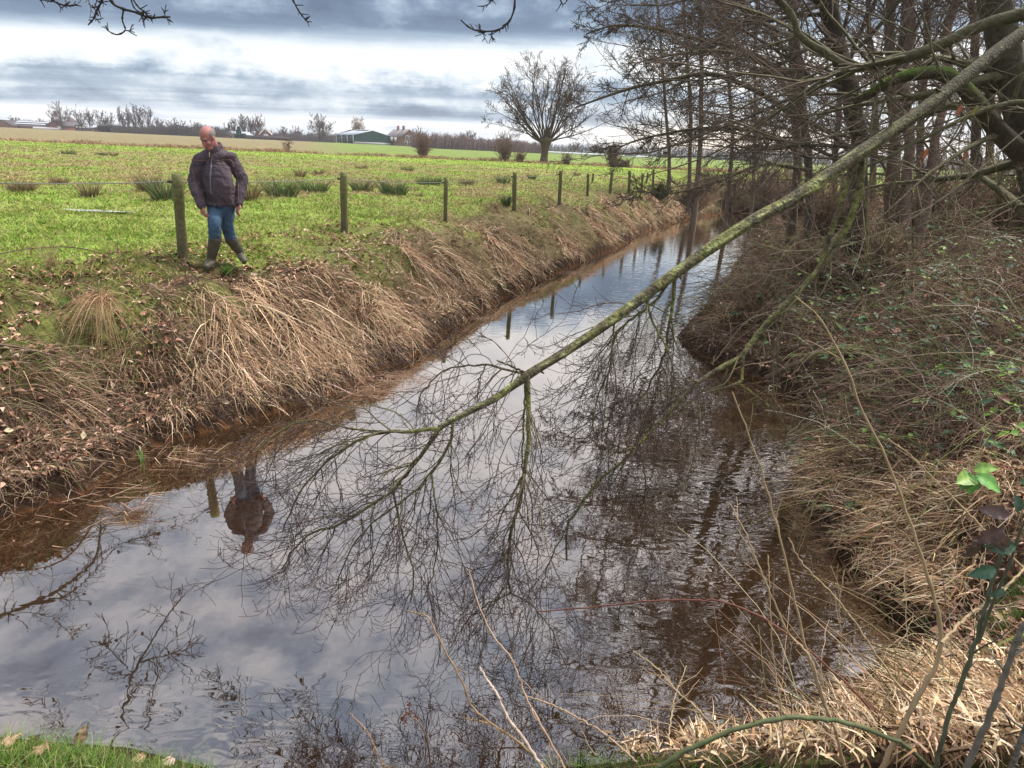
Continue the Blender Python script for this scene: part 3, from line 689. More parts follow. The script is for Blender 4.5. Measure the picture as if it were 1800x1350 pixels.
# puddle in the meadow
def puddle():
    g = G(165, 374); n = 40; a = np.linspace(0, 2*math.pi, n, endpoint=False)
    rx = .55*(1+.35*np.sin(3*a+.4)+.15*np.sin(7*a)); ry = .20*(1+.3*np.sin(2*a+1)+.2*np.sin(5*a))
    x, y = g[0]+rx*np.cos(a), g[1]+ry*np.sin(a); zz = height(x, y).max()+.012
    V = np.vstack([np.stack([x, y, np.full(n, zz)], 1), [[g[0], g[1], zz]]]); f = np.stack([np.arange(n), (np.arange(n)+1) % n, np.full(n, n)], 1)
    o = mesh('puddle', V, [f], mat('puddle', (.8, .8, .82), rough=.04, metal=1), None); o.data.materials[0].node_tree.nodes['Principled BSDF'].inputs['IOR'].default_value = 2.2
    tag(o, kind='structure')
puddle()
# ------------------------------------------------------------------ fence
POSTM = mat('post_wood', attr=True, rough=.9, noise=(24, .45, 7), bump=(60, .7, .012))
def fence():
    posts = [((311, 306), (321, 452), .068), ((604, 303), (605, 410), .066), ((784, 312), (783, 388), .05), ((905, 303), (904, 368), .06), ((986, 300), (983, 359), .06),
             ((1034, 305), (1033, 345), .055), ((1076, 300), (1072, 341), .065), ((1107, 300), (1106, 339), .065), ((1130, 305), (1128, 336), .06), ((1149, 298), (1148, 330), .06)]
    pts = []
    for t, b_, r in posts:
        g = G(*b_); top = PY(t[0], t[1], g[1]); pts.append((g, top, r))
    f = empty('wire_fence', pts[0][0], 'single wire fence on weathered wooden posts along the meadow side of the ditch', 'fence')
    wp = []
    for k, (g, top, r) in enumerate(pts):
        n, s = 14, 14; path = np.linspace(g-[0, 0, .25], top, n); rr = r*(1+.06*np.sin(np.linspace(0, 9+k, n)))*np.linspace(1.04, .97, n)
        V, F, C = tubes(path[None], rr[None], s)
        jit = fbm(V[:, 0]*40+V[:, 1]*40, V[:, 2]*3, 7+k)[:, None]; V = V+nrm(V-np.repeat(path, s, 0))*(jit-.5)*.02
        hh = np.linspace(0, 1, n); dark = np.array([.085, .065, .04]); moss = np.array([.13, .135, .055])
        C = np.repeat(moss[None]*(hh[:, None])+dark[None]*(1-hh[:, None]), s, 0)
        top_c = path[-1]+np.array([0, 0, .004]); V = np.vstack([V, [top_c]]); C = np.vstack([C, [[.20, .17, .11]]])
        i = (n-1)*s+np.arange(s); cap = np.stack([i, (n-1)*s+(np.arange(s)+1) % s, np.full(s, len(V)-1)], 1)
        o = mesh('post', V, [F, cap], POSTM, f, C, True)
        if k == 0: tag(o, 'leaning first fence post beside the walking man')
        if k == 2: tag(o, 'dark thinner post, third from the man')
        u = nrm((top-g)[None])[0]; q = top-u*(.12 if k != 0 else .10)+np.array([-r*1.2, -r*.35, 0])
        b = Bag(); V, F, C = tubes(np.array([[q+[r*.9, 0, 0], q+[-.0, 0, 0], q+[-.035, -.005, 0]]]), np.array([[.010, .020, .016]]), 8); b.add(V, F, np.array([.02, .02, .022]))
        b.build('insulator', mat('plastic', attr=True, rough=.4, spec=.5), o if False else f, True); wp.append(q-[.03, 0, 0])
    left = PY(-160, 318, pts[0][0][1]-1.6)
    wp = [left]+wp; b = Bag()
    for a, c in zip(wp[:-1], wp[1:]):
        t = np.linspace(0, 1, 8)[:, None]; P = a*(1-t)+c*t; P[:, 2] -= .03*4*(t*(1-t))[:, 0]
        V, F, C = tubes(P[None], np.full((1, 8), .006), 4); b.add(V, F, np.array([.16, .16, .16]))
    b.build('wire', mat('wire', attr=True, rough=.5, metal=.0), f)
    # two odd posts further out in the meadow
    for t, b_, lab in (((1043, 305), (1041, 321), 'thin lone post standing in the meadow behind the sixth fence post'), ((1139, 303), (1136, 323), 'thin lone post in the meadow behind the last fence posts')):
        g = G(*b_); top = PY(t[0], t[1], g[1]); P = np.linspace(g-[0, 0, .1], top, 6)
        V, F, C = tubes(P[None], np.full((1, 6), .05), 8); o = mesh('lone_post', V, [F], POSTM, None, np.tile([.10, .085, .05], (len(V), 1)), True, origin=g); tag(o, lab, 'post', 'lone posts in the meadow')
fence()

# ------------------------------------------------------------------ trees
BARK = mat('bark', attr=True, rough=.9, noise=(14, .45, 8), bump=(40, .8, .02))
TWIG = mat('twigs', attr=True, rough=.8, spec=.2)
def colr(R, thick, thin, t=.02):
    k = sst(0, t, R)[..., None]; return np.array(thin)*(1-k)+np.array(thick)*k
def bare_tree(g, h, r, seed, style, label, name='bare_tree', cat='tree', group=None, lean=(0, 0), rt=.03, dens=1.0, spread=1.0, thick=(.085, .065, .05), thin=(.11, .075, .07), wid=None):
    """ordinary bare broadleaf tree: straight stem carrying ascending limbs"""
    rng = np.random.RandomState(seed); g = np.array(g)
    root = empty(name, g, label, cat, group)
    top = g+np.array([lean[0], lean[1], h*.92])
    n = 9; tr = np.linspace(g-[0, 0, .15], top, n); tr[1:-1] += rng.randn(n-2, 3)*h*.008
    RR = np.linspace(r, r*.14, n)
    V, F, C = tubes(tr[None], RR[None], 8, colr(RR[None], thick, thick)); mesh('trunk', V, [F], BARK, root, C, True)
    b = Bag()
    n1 = int(20*dens); W2 = wid*.5 if wid else h*.3
    cz, rz = (.60, .42) if style != 'round' else (.66, .34)
    th = rng.uniform(0, 6.28, n1); cp = 1-rng.rand(n1)*1.55; sp = np.sqrt(np.clip(1-cp*cp, 0, 1)); q = rng.uniform(.8, 1.05, n1)
    tgt = g+np.stack([W2*q*sp*np.cos(th), W2*q*sp*np.sin(th), h*(cz+rz*cp*q)], 1)
    t0 = rng.uniform(.10, .55, n1)*(tgt[:, 2]-g[2])/h; st = g+(top-g)*t0[:, None]/.92
    tt = np.linspace(0, 1, 6)[None, :, None]; P1 = st[:, None]*(1-tt)+tgt[:, None]*tt; bow = np.sin(tt*np.pi)*np.linalg.norm((tgt-st)[:, :2], axis=1)[:, None, None]*.22
    P1 = P1+np.array([0, 0, -1.0])*bow*.5; P1[:, 1:] += rng.randn(n1, 5, 3)*h*.012
    R1 = np.linspace(1, .35, 6)[None]*(r*.42*rng.uniform(.6, 1, n1))[:, None]; trop = (0, 0, .12)
    P2, R2 = grow(P1, R1, 6, (.25, 1), (.2, .42), (20, 50), 5, .14, trop, .6, rt, rng)
    P3, R3 = grow(P2, R2, 5, (.2, 1), (.35, .6), (25, 60), 4, .18, trop, .6, rt*.75, rng)
    for P, R in ((P1, R1), (P2, R2), (P3, R3)): b.add(*tubes(P, R, 3, colr(R, thick, thin, rt*4)))
    b.build('crown', TWIG, root)
    return root
def far_tree(px, pyb, pyt, wpx, d, seed, style, label, group='bare trees on the far horizon', **kw):
    g = PY(px, pyb, d); g[2] = min(g[2], ZM+.4); g[2] = max(g[2], ZM-.3)
    top = PY(px, pyt, d); h = top[2]-g[2]; w = wpx*d/FPX
    return bare_tree(g, h, max(.012*h*2, .16), seed, style, label, group=group, wid=w, rt=kw.pop('rt', .055), **kw)
FT = [
 (110, 227, 175, 42, 300, 'oak', 'tall spreading bare tree in front of the farmhouse at the far left', dict(dens=1.5)),
 (145, 230, 188, 22, 300, 'poplar', 'slim poplar just right of the big far left tree', {}),
 (159, 230, 190, 20, 295, 'poplar', 'second slim poplar right of the big far left tree', {}),
 (178, 229, 193, 24, 300, 'poplar', 'slim poplar left of the brick outbuilding gate', {}),
 (192, 229, 195, 24, 305, 'poplar', 'last poplar of the left row with a wide ragged top', {}),
 (217, 224, 187, 16, 300, 'poplar', 'leftmost poplar of the tall right hand row', {}),
 (226, 224, 189, 14, 305, 'poplar', 'second poplar of the tall right hand row', {}),
 (239, 224, 184, 22, 300, 'poplar', 'tallest poplar of the right hand row', {}),
 (248, 224, 186, 16, 300, 'poplar', 'fourth poplar of the tall right hand row', {}),
 (261, 224, 186, 28, 298, 'poplar', 'rightmost broad poplar of the tall right hand row', {}),
 (281, 230, 207, 14, 300, 'round', 'small bushy tree right of the poplar rows', {}),
 (309, 235, 207, 34, 285, 'round', 'wide oak shaped tree with open crown left of the man', dict(dens=1.3)),
 (24, 215, 204, 20, 340, 'round', 'round tree behind the solar roofed barn', {}),
 (72, 216, 208, 14, 345, 'round', 'small tree behind the right end of the solar roofed barn', {}),
 (345, 240, 213, 26, 300, 'round', 'rounded tree just left of the head of the man', {}),
 (402, 240, 212, 14, 300, 'oak', 'small tree between the man and the grey shed', {}),
 (412, 236, 206, 14, 300, 'oak', 'upright tree above the grey shed', {}),
 (428, 236, 203, 18, 305, 'oak', 'tree with dark leafy tufts behind the conifer', dict(dens=1.4, thin=(.10, .06, .05))),
 (441, 236, 205, 18, 305, 'oak', 'tree with dark tufts left of the dark roofed house', dict(dens=1.4, thin=(.11, .065, .05))),
 (455, 234, 203, 22, 310, 'round', 'tree with rusty remaining leaves behind the dark roofed house', dict(dens=1.5, thin=(.17, .09, .05))),
 (497, 240, 222, 16, 320, 'round', 'low round tree right of the dark roofed house', {}),
 (521, 243, 222, 24, 310, 'round', 'low wide tree left of the fan shaped tree', {}),
 (562, 248, 199, 46, 270, 'oak', 'large fan shaped bare tree left of the green barn', dict(dens=2.0, thick=(.07, .05, .045), thin=(.10, .065, .05))),
 (630, 238, 205, 26, 330, 'round', 'tree with golden brown leaves behind the green barn roof', dict(dens=1.8, thin=(.26, .15, .07))),
 (733, 250, 222, 20, 300, 'round', 'dark tree right behind the brick house', {}),
 (822, 258, 228, 30, 280, 'round', 'round crowned tree standing above the young plantation', dict(dens=1.4)),
 (886, 262, 232, 22, 270, 'oak', 'tree at the right end of the young plantation', {}),
 (1010, 268, 250, 26, 250, 'round', 'first grey tree right of the pollard tree', {}),
 (1045, 270, 251, 26, 255, 'round', 'second grey tree right of the pollard tree', {}),
]
def far_trees():
    for i, (px, yb, yt, w, d, st, lab, kw) in enumerate(FT): far_tree(px, yb, yt, w, d, 300+i, st, lab, **dict(kw))
far_trees()

def hedge_mass(name, label, pts, d, seed, cols, n, kindw=1.0, hv=.25):
    """far off scrub that reads as one mass; pts: (px, py_base, py_top)"""
    rng = np.random.RandomState(seed); pts = np.array(pts, float)
    px = rng.uniform(pts[0, 0], pts[-1, 0], n); yb = np.interp(px, pts[:, 0], pts[:, 1]); yt = np.interp(px, pts[:, 0], pts[:, 2])
    dd = d+rng.uniform(0, 14, n); P0 = np.array([PY(a, b_, e) for a, b_, e in zip(px, yb, dd)]); P1 = np.array([PY(a, b_, e) for a, b_, e in zip(px, yt, dd)])
    P0[:, 2] = ZM-.1; h = (P1[:, 2]-ZM)*(1-hv+2*hv*fbm(px*.13, px*0, seed)) * rng.uniform(.55, 1.06, n)
    t = np.linspace(0, 1, 4)[None, :, None]; dirv = np.stack([rng.randn(n)*.11, rng.randn(n)*.1, np.ones(n)], 1)
    P = P0[:, None]+t*h[:, None, None]*dirv[:, None]; P[:, 1:] += rng.randn(n, 3, 3)*.12
    R = np.linspace(1, .5, 4)[None]*rng.uniform(.035, .075, n)[:, None]*kindw
    col = np.array(cols)[rng.randint(0, len(cols), n)]
    b = Bag(); b.add(*tubes(P, R, 3, np.repeat(col[:, None], 4, 1)))
    Q, RQ = grow(P, R, 3, (.35, 1), (.15, .35), (20, 60), 3, .2, (0, 0, .2), .7, .03, rng); b.add(*tubes(Q, RQ, 3, np.repeat(np.repeat(col, 3, 0)[:, None], 3, 1)))
    o = b.build(name, TWIG); tag(o, label, 'trees', kind='stuff')
hedge_mass('scrub_belt', 'dark scrub and hedges in front of the far farms', [(196, 232, 224), (260, 234, 220), (330, 238, 221), (400, 242, 224)], 285, 5, [(.10, .08, .08), (.12, .095, .09), (.08, .075, .06)], 2600)
hedge_mass('scrub_belt', 'grey brown scrub between the dark roofed house and the green barn', [(480, 246, 234), (530, 248, 234), (590, 251, 236)], 292, 6, [(.12, .10, .10), (.14, .11, .11)], 1500)
hedge_mass('young_plantation', 'purple brown plantation of young bare trees right of the brick house', [(724, 259, 236), (770, 261, 236), (830, 265, 241), (900, 270, 247), (960, 273, 252)], 225, 7, [(.155, .095, .10), (.19, .125, .12), (.12, .08, .08), (.28, .22, .2)], 3800)
hedge_mass('far_woodland', 'blue grey woodland along the horizon right of the pollard tree', [(960, 268, 252), (1010, 269, 253), (1080, 273, 255), (1150, 277, 258), (1300, 283, 262), (1800, 305, 280)], 330, 8, [(.10, .10, .13), (.12, .115, .14)], 5200)  # blue of distance haze is mixed into these twig colours
hedge_mass('far_woodland', 'low dark tree line behind the farms at the far left', [(-120, 214, 206), (60, 221, 212), (130, 224, 214), (300, 232, 222), (480, 241, 230), (620, 247, 234), (740, 252, 240)], 380, 9, [(.10, .10, .12), (.12, .11, .12)], 4200)  # cool twig colours carry a little painted distance haze

# pollard tree
def pollard():
    rng = np.random.RandomState(77); d = 80.0; g = PY(955, 283, d); g[2] = ZM-.05; s = d/FPX
    root = empty('pollard_tree', g, 'old pollard tree with thick short trunk and fan of bare boughs beyond the meadow', 'tree')
    hz = 2.6; K = 12; z = np.linspace(0, hz, K); P = np.stack([np.zeros(K)+.0+.12*np.sin(z), np.zeros(K), z], 1)+g
    R = np.interp(z, [0, .35, 1.0, 1.7, 2.2, 2.6], [.52, .42, .37, .42, .60, .82])
    V, F, C = tubes(P[None], R[None], 18); c0 = np.repeat(P, 18, 0); jn = fbm(V[:, 0]*5+V[:, 1]*4, V[:, 2]*1.2, 5)[:, None]-.5; V = V+(V-c0)*jn*.5
    top = P[-1]+[0, 0, .35]; V = np.vstack([V, [top]]); i = (K-1)*18+np.arange(18); cap = np.stack([i, (K-1)*18+(np.arange(18)+1) % 18, np.full(18, len(V)-1)], 1)
    mesh('trunk', V, [F, cap], BARK, root, np.tile([.105, .085, .05], (len(V), 1)), True)
    n = 34; head = P[-1]-[0, 0, .15]; th = np.radians(np.linspace(-82, 80, n)+rng.randn(n)*4); dep = rng.randn(n)*.45
    Ln = (6.7+1.4*np.cos(th)-.3*np.abs(np.sin(th))+rng.randn(n)*.4)
    P1 = np.empty((n, 9, 3)); dv = nrm(np.stack([np.sin(th), dep, np.cos(th)+.25], 1)); P1[:, 0] = head+np.stack([np.sin(th)*.65, dep*.4, np.abs(np.cos(th))*.25-.1], 1)
    q = dv+np.array([0, 0, .1])
    for k in range(1, 9):
        q = nrm(q+rng.randn(n, 3)*.13+np.array([0, 0, .06 if k < 4 else .0])); P1[:, k] = P1[:, k-1]+q*(Ln/8)[:, None]
    R1 = np.linspace(1, .22, 9)[None]*rng.uniform(.05, .12, n)[:, None]
    th_, tn_ = (.085, .07, .045), (.085, .06, .055)
    b = Bag(); b.add(*tubes(P1, R1, 5, colr(R1, th_, tn_, .1)))
    P2, R2 = grow(P1, R1, 12, (.22, 1), (.18, .40), (25, 60), 6, .15, (0, 0, .07), .6, .018, rng)
    P3, R3 = grow(P2, R2, 6, (.15, 1), (.3, .6), (25, 60), 5, .2, (0, 0, .05), .6, .013, rng)
    P4, R4 = grow(P3, R3, 3, (.3, 1), (.4, .7), (25, 65), 3, .25, (0, 0, .05), .7, .011, rng)
    for a, r in ((P2, R2), (P3, R3), (P4, R4)): b.add(*tubes(a, r, 3, colr(r, th_, tn_, .1)))
    b.build('crown', TWIG, root)
pollard()

def shrub(px, py, wpx, hpx, seed, label, d=None, col=((.16, .11, .09), (.20, .14, .11)), n=60, group='bare shrubs along the far ditch', name='bare_shrub', rt=.012, tw=5):
    rng = np.random.RandomState(seed); g = G(px, py) if d is None else PY(px, py, d)
    if d is not None: g[2] = ZM-.1
    s = np.linalg.norm(g-EYE)/FPX; w, h = wpx*s, hpx*s
    a = rng.rand(n)*6.28; rr = rng.rand(n)
    d0 = nrm(np.stack([np.cos(a)*rr*w*.5, np.sin(a)*rr*w*.35, np.full(n, h)], 1)); P = np.empty((n, 6, 3)); P[:, 0] = g+np.stack([np.cos(a)*rr*w*.12, np.sin(a)*rr*w*.12, np.zeros(n)], 1)
    q = d0; L = h*rng.uniform(.55, 1.05, n)
    for k in range(1, 6): q = nrm(q+rng.randn(n, 3)*.10); P[:, k] = P[:, k-1]+q*(L/5)[:, None]
    R = np.linspace(1, .4, 6)[None]*rng.uniform(.6, 1.2, n)[:, None]*max(.012*h, rt*1.6)
    c = np.array(col)[rng.randint(0, len(col), n)]
    b = Bag(); b.add(*tubes(P, R, 3, np.repeat(c[:, None], 6, 1)))
    Q, RQ = grow(P, R, tw, (.2, 1), (.2, .5), (20, 55), 4, .18, (0, 0, .05), .6, rt, rng); b.add(*tubes(Q, RQ, 3, np.repeat(np.repeat(c, tw, 0)[:, None], 4, 1)))
    Q2, RQ2 = grow(Q, RQ, 3, (.2, 1), (.3, .6), (20, 60), 3, .2, (0, 0, .03), .6, rt*.8, rng); b.add(*tubes(Q2, RQ2, 3, np.repeat(np.repeat(c, tw*3, 0)[:, None], 3, 1)))
    o = b.build(name, TWIG, None, origin=g); tag(o, label, 'shrub', group); return o
shrub(744, 276, 40, 44, 41, 'fan shaped bare shrub below the brick house', 76)
shrub(886, 284, 44, 48, 42, 'wide pale shrub left of the pollard tree', 74)
shrub(914, 286, 18, 22, 43, 'small dark shrub close to the pollard trunk on its left', 74)
shrub(1076, 292, 34, 44, 44, 'upright twiggy shrub far right of the pollard tree', 70)
shrub(1098, 293, 26, 18, 45, 'low dense round bramble bush right of the upright shrub', 70, n=110)
shrub(995, 288, 22, 22, 46, 'small shrub immediately right of the pollard trunk', 72)
shrub(505, 271, 22, 24, 47, 'sparse twiggy shrub in the reeds behind the man', 78, n=18)

# ------------------------------------------------------------------ farm buildings on the horizon
BR = mat('brick', (.23, .125, .10), rough=.9, noise=(1.5, .25)); RF = mat('roof_dark', (.09, .075, .08), rough=.8, noise=(2, .2))
RFG = mat('roof_grey', (.32, .35, .42), rough=.5, noise=(2, .12)); GRNW = mat('green_cladding', (.028, .075, .07), rough=.6, noise=(1, .15)); WHT = mat('white_paint', (.72, .72, .72), rough=.6)
BLK = mat('dark_opening', (.02, .022, .026), rough=.6); TAN = mat('pale_brick', (.42, .29, .24), rough=.9, noise=(1.5, .2)); CON = mat('concrete', (.5, .48, .46), rough=.9); GLS = mat('glass_pane', (.10, .13, .17), rough=.12, spec=.8)
def prism(a, bb, back, eave, ridge, over=.0):
    """gable house body; a,b = front gable corners (ground), back = vector; returns wall (V,F3,F4) and roof"""
    a = np.array(a, float); bb = np.array(bb, float); back = np.array(back, float); up = np.array([0, 0, 1.])
    m_ = (a+bb)/2
    V = np.array([a, bb, bb+up*eave, m_+up*ridge, a+up*eave, a+back, bb+back, bb+back+up*eave, m_+back+up*ridge, a+back+up*eave])
    wall4 = np.array([[0, 1, 2, 4], [5, 9, 7, 6], [0, 4, 9, 5], [1, 6, 7, 2]]); wall3 = np.array([[4, 2, 3], [9, 8, 7]])
    e = nrm((bb-a)[None])[0]*.35; fo = nrm(back[None])[0]*.35; th = np.array([0, 0, .22]); rV, rF = [], []
    slope = (ridge-eave)/(np.linalg.norm(bb-a)/2); dz = np.array([0, 0, slope*.35])
    for s, c in ((1, bb), (-1, a)):
        q = np.array([c+up*eave+s*e-dz-fo, m_+up*ridge-fo, m_+back+up*ridge+fo, c+back+up*eave+s*e-dz+fo])+[0, 0, .03]
        k = len(rV)*8; rV.append(np.vstack([q, q+th])); rF.append(np.array([[0, 1, 2, 3], [4, 7, 6, 5], [0, 4, 5, 1], [1, 5, 6, 2], [2, 6, 7, 3], [3, 7, 4, 0]])+k)
    return V, wall3, wall4, np.vstack(rV), np.vstack(rF)
def boxv(c, ex, ey, ez):
    c, ex, ey, ez = map(lambda v: np.array(v, float), (c, ex, ey, ez))
    V = np.array([c+sx*ex+sy*ey+sz*ez for sz in (-.5, .5) for sx, sy in ((-.5, -.5), (.5, -.5), (.5, .5), (-.5, .5))])
    F = np.array([[0, 3, 2, 1], [4, 5, 6, 7], [0, 1, 5, 4], [1, 2, 6, 5], [2, 3, 7, 6], [3, 0, 4, 7]]); return V, F
def box(name, m, par, c, ex, ey, ez): V, F = boxv(c, ex, ey, ez); return mesh(name, V, [F], m, par)
def gnd(px, d): p = PY(px, 250, d); return np.array([p[0], d, ZM-.1])
def hz(px, py, d): return PY(px, py, d)[2]-(ZM-.1)
def building(name, label, x0, x1, d, back, ye, yr, wm, rm, cat='house', dtilt=0):
    a, b_ = gnd(x0, d), gnd(x1, d+dtilt); eave = hz((x0+x1)/2, ye, d); ridge = hz((x0+x1)/2, yr, d)
    root = empty(name, a, label, cat); V, w3, w4, rV, rF = prism(a, b_, back, eave, ridge)
    wall = mesh('wall', V, [w3, w4], wm, root); roof = mesh('roof', rV, [rF], rm, root); return root, a, b_, eave, ridge, wall, roof
def farms():
    # green steel barn
    root, a, b_, e, r, wall, roof = building('green_barn', 'long dark green steel barn with grey roof and open bays on its left side', 623, 687, 290, (-13.5, 25, 0), 239, 230.3, GRNW, RFG, 'barn')
    u = b_-a; box('plinth', CON, root, (a+b_)/2+[0, -.15, .45], u*1.0, [0, .28, 0], [0, 0, .9])
    bk = np.array([-13.5, 25, 0.])
    side = nrm(np.cross(bk, [0, 0, 1.])[None])[0]*-1
    for t in (.02, .34, .66, .97):
        box('bay_post', WHT, root, a+bk*t+[-.25, -.1, e/2], [.28, 0, 0], [0, .28, 0], [0, 0, e])
    for t in (.18, .50, .82):
        box('bay_opening', BLK, root, a+bk*t+[-.1, 0, e*.5], [.10, 0, 0], bk*.27, [0, 0, e*.72])
    V, F = boxv(a+(b_-a)*.5+np.array([-6.5, 12, 0])+[0, 0, r+.38], [1.4, 0, 0], np.array([-9, 17, 0]), [0, 0, .35]); mesh('roof_light', V, [F], WHT, root)
    # big brick house
    root, a, b_, e, r, wall, roof = building('brick_house', 'brick house with steep grey roof and two chimneys right of the green barn', 706, 733, 280, (-9, 17, 0), 241, 228.5, BR, mat('roof_slate', (.17, .145, .15), rough=.7, noise=(2, .2)))
    bk = np.array([-9, 17, 0.])
    for t in (.35, .7):
        V, F = boxv((a+b_)/2+bk*t+[0, 0, r+.6], [.9, 0, 0], [0, .9, 0], [0, 0, 2.0]); mesh('chimney', V, [F], BR, roof)
    for fx, fz in ((.3, .38), (.62, .38), (.35, .95), (.6, .95)):
        w = box('window', WHT, root, a+(b_-a)*fx+[0, -.05, e*fz], [1.1, 0, 0], [0, .14, 0], [0, 0, 1.5]); box('pane', GLS, w, a+(b_-a)*fx+[0, -.16, e*fz], [.85, 0, 0], [0, .1, 0], [0, 0, 1.25])
    for t in (.25, .5, .75):
        box('dormer', WHT, roof, a+bk*t+[-.9, 0, e*.72], [.5, 0, 0], bk*.08, [0, 0, 1.3])
    # house with dark roof and pointed gables
    root, a, b_, e, r, wall, roof = building('gabled_house', 'brown brick house with dark roof and white edged gable right of the leafy trees', 457, 480, 300, (-4, 12, 0), 237, 226, BR, RF)
    u = b_-a
    for s in (0, 1):
        p0 = a+u*s+[0, -.45, e]; p1 = (a+b_)/2+[0, -.45, r]; b = Bag(); V, F, C = tubes(np.array([[p0, p1]]), np.full((1, 2), .22), 4); b.add(V, F); b.build('bargeboard', mat('white_trim', (.75, .72, .7), rough=.6), root)
    box('window', WHT, root, a+u*.5+[0, -.08, e*.75], [1.8, 0, 0], [0, .15, 0], [0, 0, 1.6])
    V, w3, w4, rV, rF = prism(gnd(449, 303), gnd(462, 303), (2, 8, 0), e*.6, r*.78); mesh('side_wing', np.vstack([V]), [w3, w4], BR, root); mesh('side_roof', rV, [rF], RF, root)
    # pale shed
    root, a, b_, e, r, wall, roof = building('small_shed', 'small pale brick shed with blue grey roof beside the clipped hedge', 400, 413, 290, (5, 6, 0), 236.5, 231.5, TAN, RFG, 'shed')
    box('door', mat('shed_door', (.2, .15, .12), rough=.8), root, (a+b_)/2+[0, -.06, 1.1], [1.2, 0, 0], [0, .12, 0], [0, 0, 2.2])
    # clipped green hedge, fence and conifer
    a, b_ = gnd(413, 288), gnd(433, 288); V, F = boxv((a+b_)/2+[0, 0, .9], (b_-a), [0, 1.4, 0], [0, 0, 1.7]); rng = np.random.RandomState(3)
    n = 1500; q = np.stack([rng.uniform(a[0], b_[0], n), rng.uniform(287.2, 289, n), ZM+rng.uniform(-.05, 1.75, n)], 1); V, F, C = leafmesh(q, rng.randn(n, 3), np.tile([0, 0, 1.], (n, 1)), np.full(n, .5), np.full(n, .35), np.clip(np.array([.045, .12, .04])*(1+.3*rng.randn(n, 1)), .01, 1))
    o = mesh('clipped_hedge', V, [F], GM, None, C, origin=a); tag(o, 'clipped green hedge between the pale shed and the board fence', 'hedge')
    n = 1500; g = gnd(421, 289); hgt = hz(421, 225, 289); z = rng.rand(n); q = g+np.stack([rng.randn(n)*.55*(1-z*.75), rng.randn(n)*.5*(1-z*.75), z*hgt], 1); V, F, C = leafmesh(q, np.stack([rng.randn(n)*.4, rng.randn(n)*.4, np.ones(n)], 1), np.tile([0, 1, 0.], (n, 1)), np.full(n, .7), np.full(n, .35), np.clip(np.array([.03, .075, .03])*(1+.3*rng.randn(n, 1)), .01, 1))
    root = empty('conifer', g, 'narrow dark green conifer behind the clipped hedge', 'tree'); mesh('crown', V, [F], GM, root, C); P = np.array([[g, g+[0, 0, hgt*.8]]]); V, F, C = tubes(P, np.full((1, 2), .15), 6); mesh('trunk', V, [F], BARK, root, np.tile([.1, .07, .05], (len(V), 1)))
    root = empty('board_fence', gnd(433, 286), 'long dark board fence in front of the gabled house', 'fence')
    a, b_ = gnd(433, 286), gnd(512, 280); box('boards', mat('dark_boards', (.10, .075, .075), rough=.9, noise=(3, .3)), root, (a+b_)/2+[0, 0, .75], (b_-a), [0, .12, 0], [0, 0, 1.45])
    for t in np.linspace(0, 1, 16): box('post', mat('dark_boards', (.10, .075, .075)), root, a+(b_-a)*t+[0, -.14, .8], [.16, 0, 0], [0, .12, 0], [0, 0, 1.7])
    P = np.array([[gnd(468, 292), gnd(468, 292)+[0, 0, hz(468, 204, 292)]]]); V, F, C = tubes(P, np.array([[.12, .06]]), 6); o = mesh('mast', V, [F], mat('steel', (.3, .3, .32), rough=.5), None, origin=P[0, 0]); tag(o, 'thin steel aerial mast behind the gabled house', 'mast')
    # solar barn at far left
    d = 310; a, b_ = gnd(2, d), gnd(84, d); e, r = hz(40, 220.7, d), hz(40, 212.5, d)
    root = empty('solar_barn', a, 'long low brick barn with rows of bright panels on its roof, far left', 'barn')
    bk = np.array([0, 14, 0.]); A = gnd(26, d); V = np.array([A, b_, b_+[0, 0, e], A+[0, 0, e], A+bk, b_+bk, b_+bk+[0, 0, e], A+bk+[0, 0, e], (A+A+bk)/2+[0, 0, r], (b_+b_+bk)/2+[0, 0, r]])
    mesh('wall', V, [np.array([[0, 1, 2, 3], [4, 7, 6, 5]]), np.array([[1, 5, 6], [1, 6, 2], [2, 6, 9], [0, 3, 7], [0, 7, 4], [3, 8, 7]])], BR, root)
    sl = np.array([0, 7, r-e]); V = np.vstack([[A+[-.4, -.4, e-.3], b_+[.4, -.4, e-.3], b_+[.4, 7, r], A+[-.4, 7, r]], [b_+[.4, 14.4, e-.3], A+[-.4, 14.4, e-.3]]])+[0, 0, .15]
    roof = mesh('roof', V, [np.array([[0, 1, 2, 3], [3, 2, 4, 5]])], RF, root)
    SP = mat('solar_panel', (.55, .6, .68), rough=.15, spec=.9)
    for row, t in enumerate((.28, .68)):
        for k in range(14):
            c = A+(b_-A)*((k+.6)/14.2)+[0, 0, e+.32]+sl*t+np.array([-1.2*row, 0, 0]); V, F = boxv(c, [1.0, 0, 0], sl*.17, [0, 0, .1]); mesh('solar_panel', V, [F], SP, roof)
    V, w3, w4, rV, rF = prism(gnd(-8, d-3), gnd(27, d-3), (0, 10, 0), e*.75, r*.95); mesh('brick_annexe', V, [w3, w4], BR, root); mesh('annexe_roof', rV, [rF], RF, root)
    root, a, b_, e, r, wall, roof = building('farmhouse', 'brick farmhouse with broad dark roof behind the big far left tree', 86, 116, 305, (2, 12, 0), 221, 213, BR, RF)
    box('chimney', BR, roof, (a+b_)/2+[-3, 4, r+.3], [1, 0, 0], [0, 1, 0], [0, 0, 2])
    box('window', WHT, root, (a+b_)/2+[2, -.06, e*.55], [1.4, 0, 0], [0, .12, 0], [0, 0, 1.3])
    a, b_ = gnd(64, 300), gnd(106, 300); o = box('white_tarp', WHT, None, (a+b_)/2+[0, 0, .45], (b_-a), [0, 2, 0], [0, 0, .9]); 
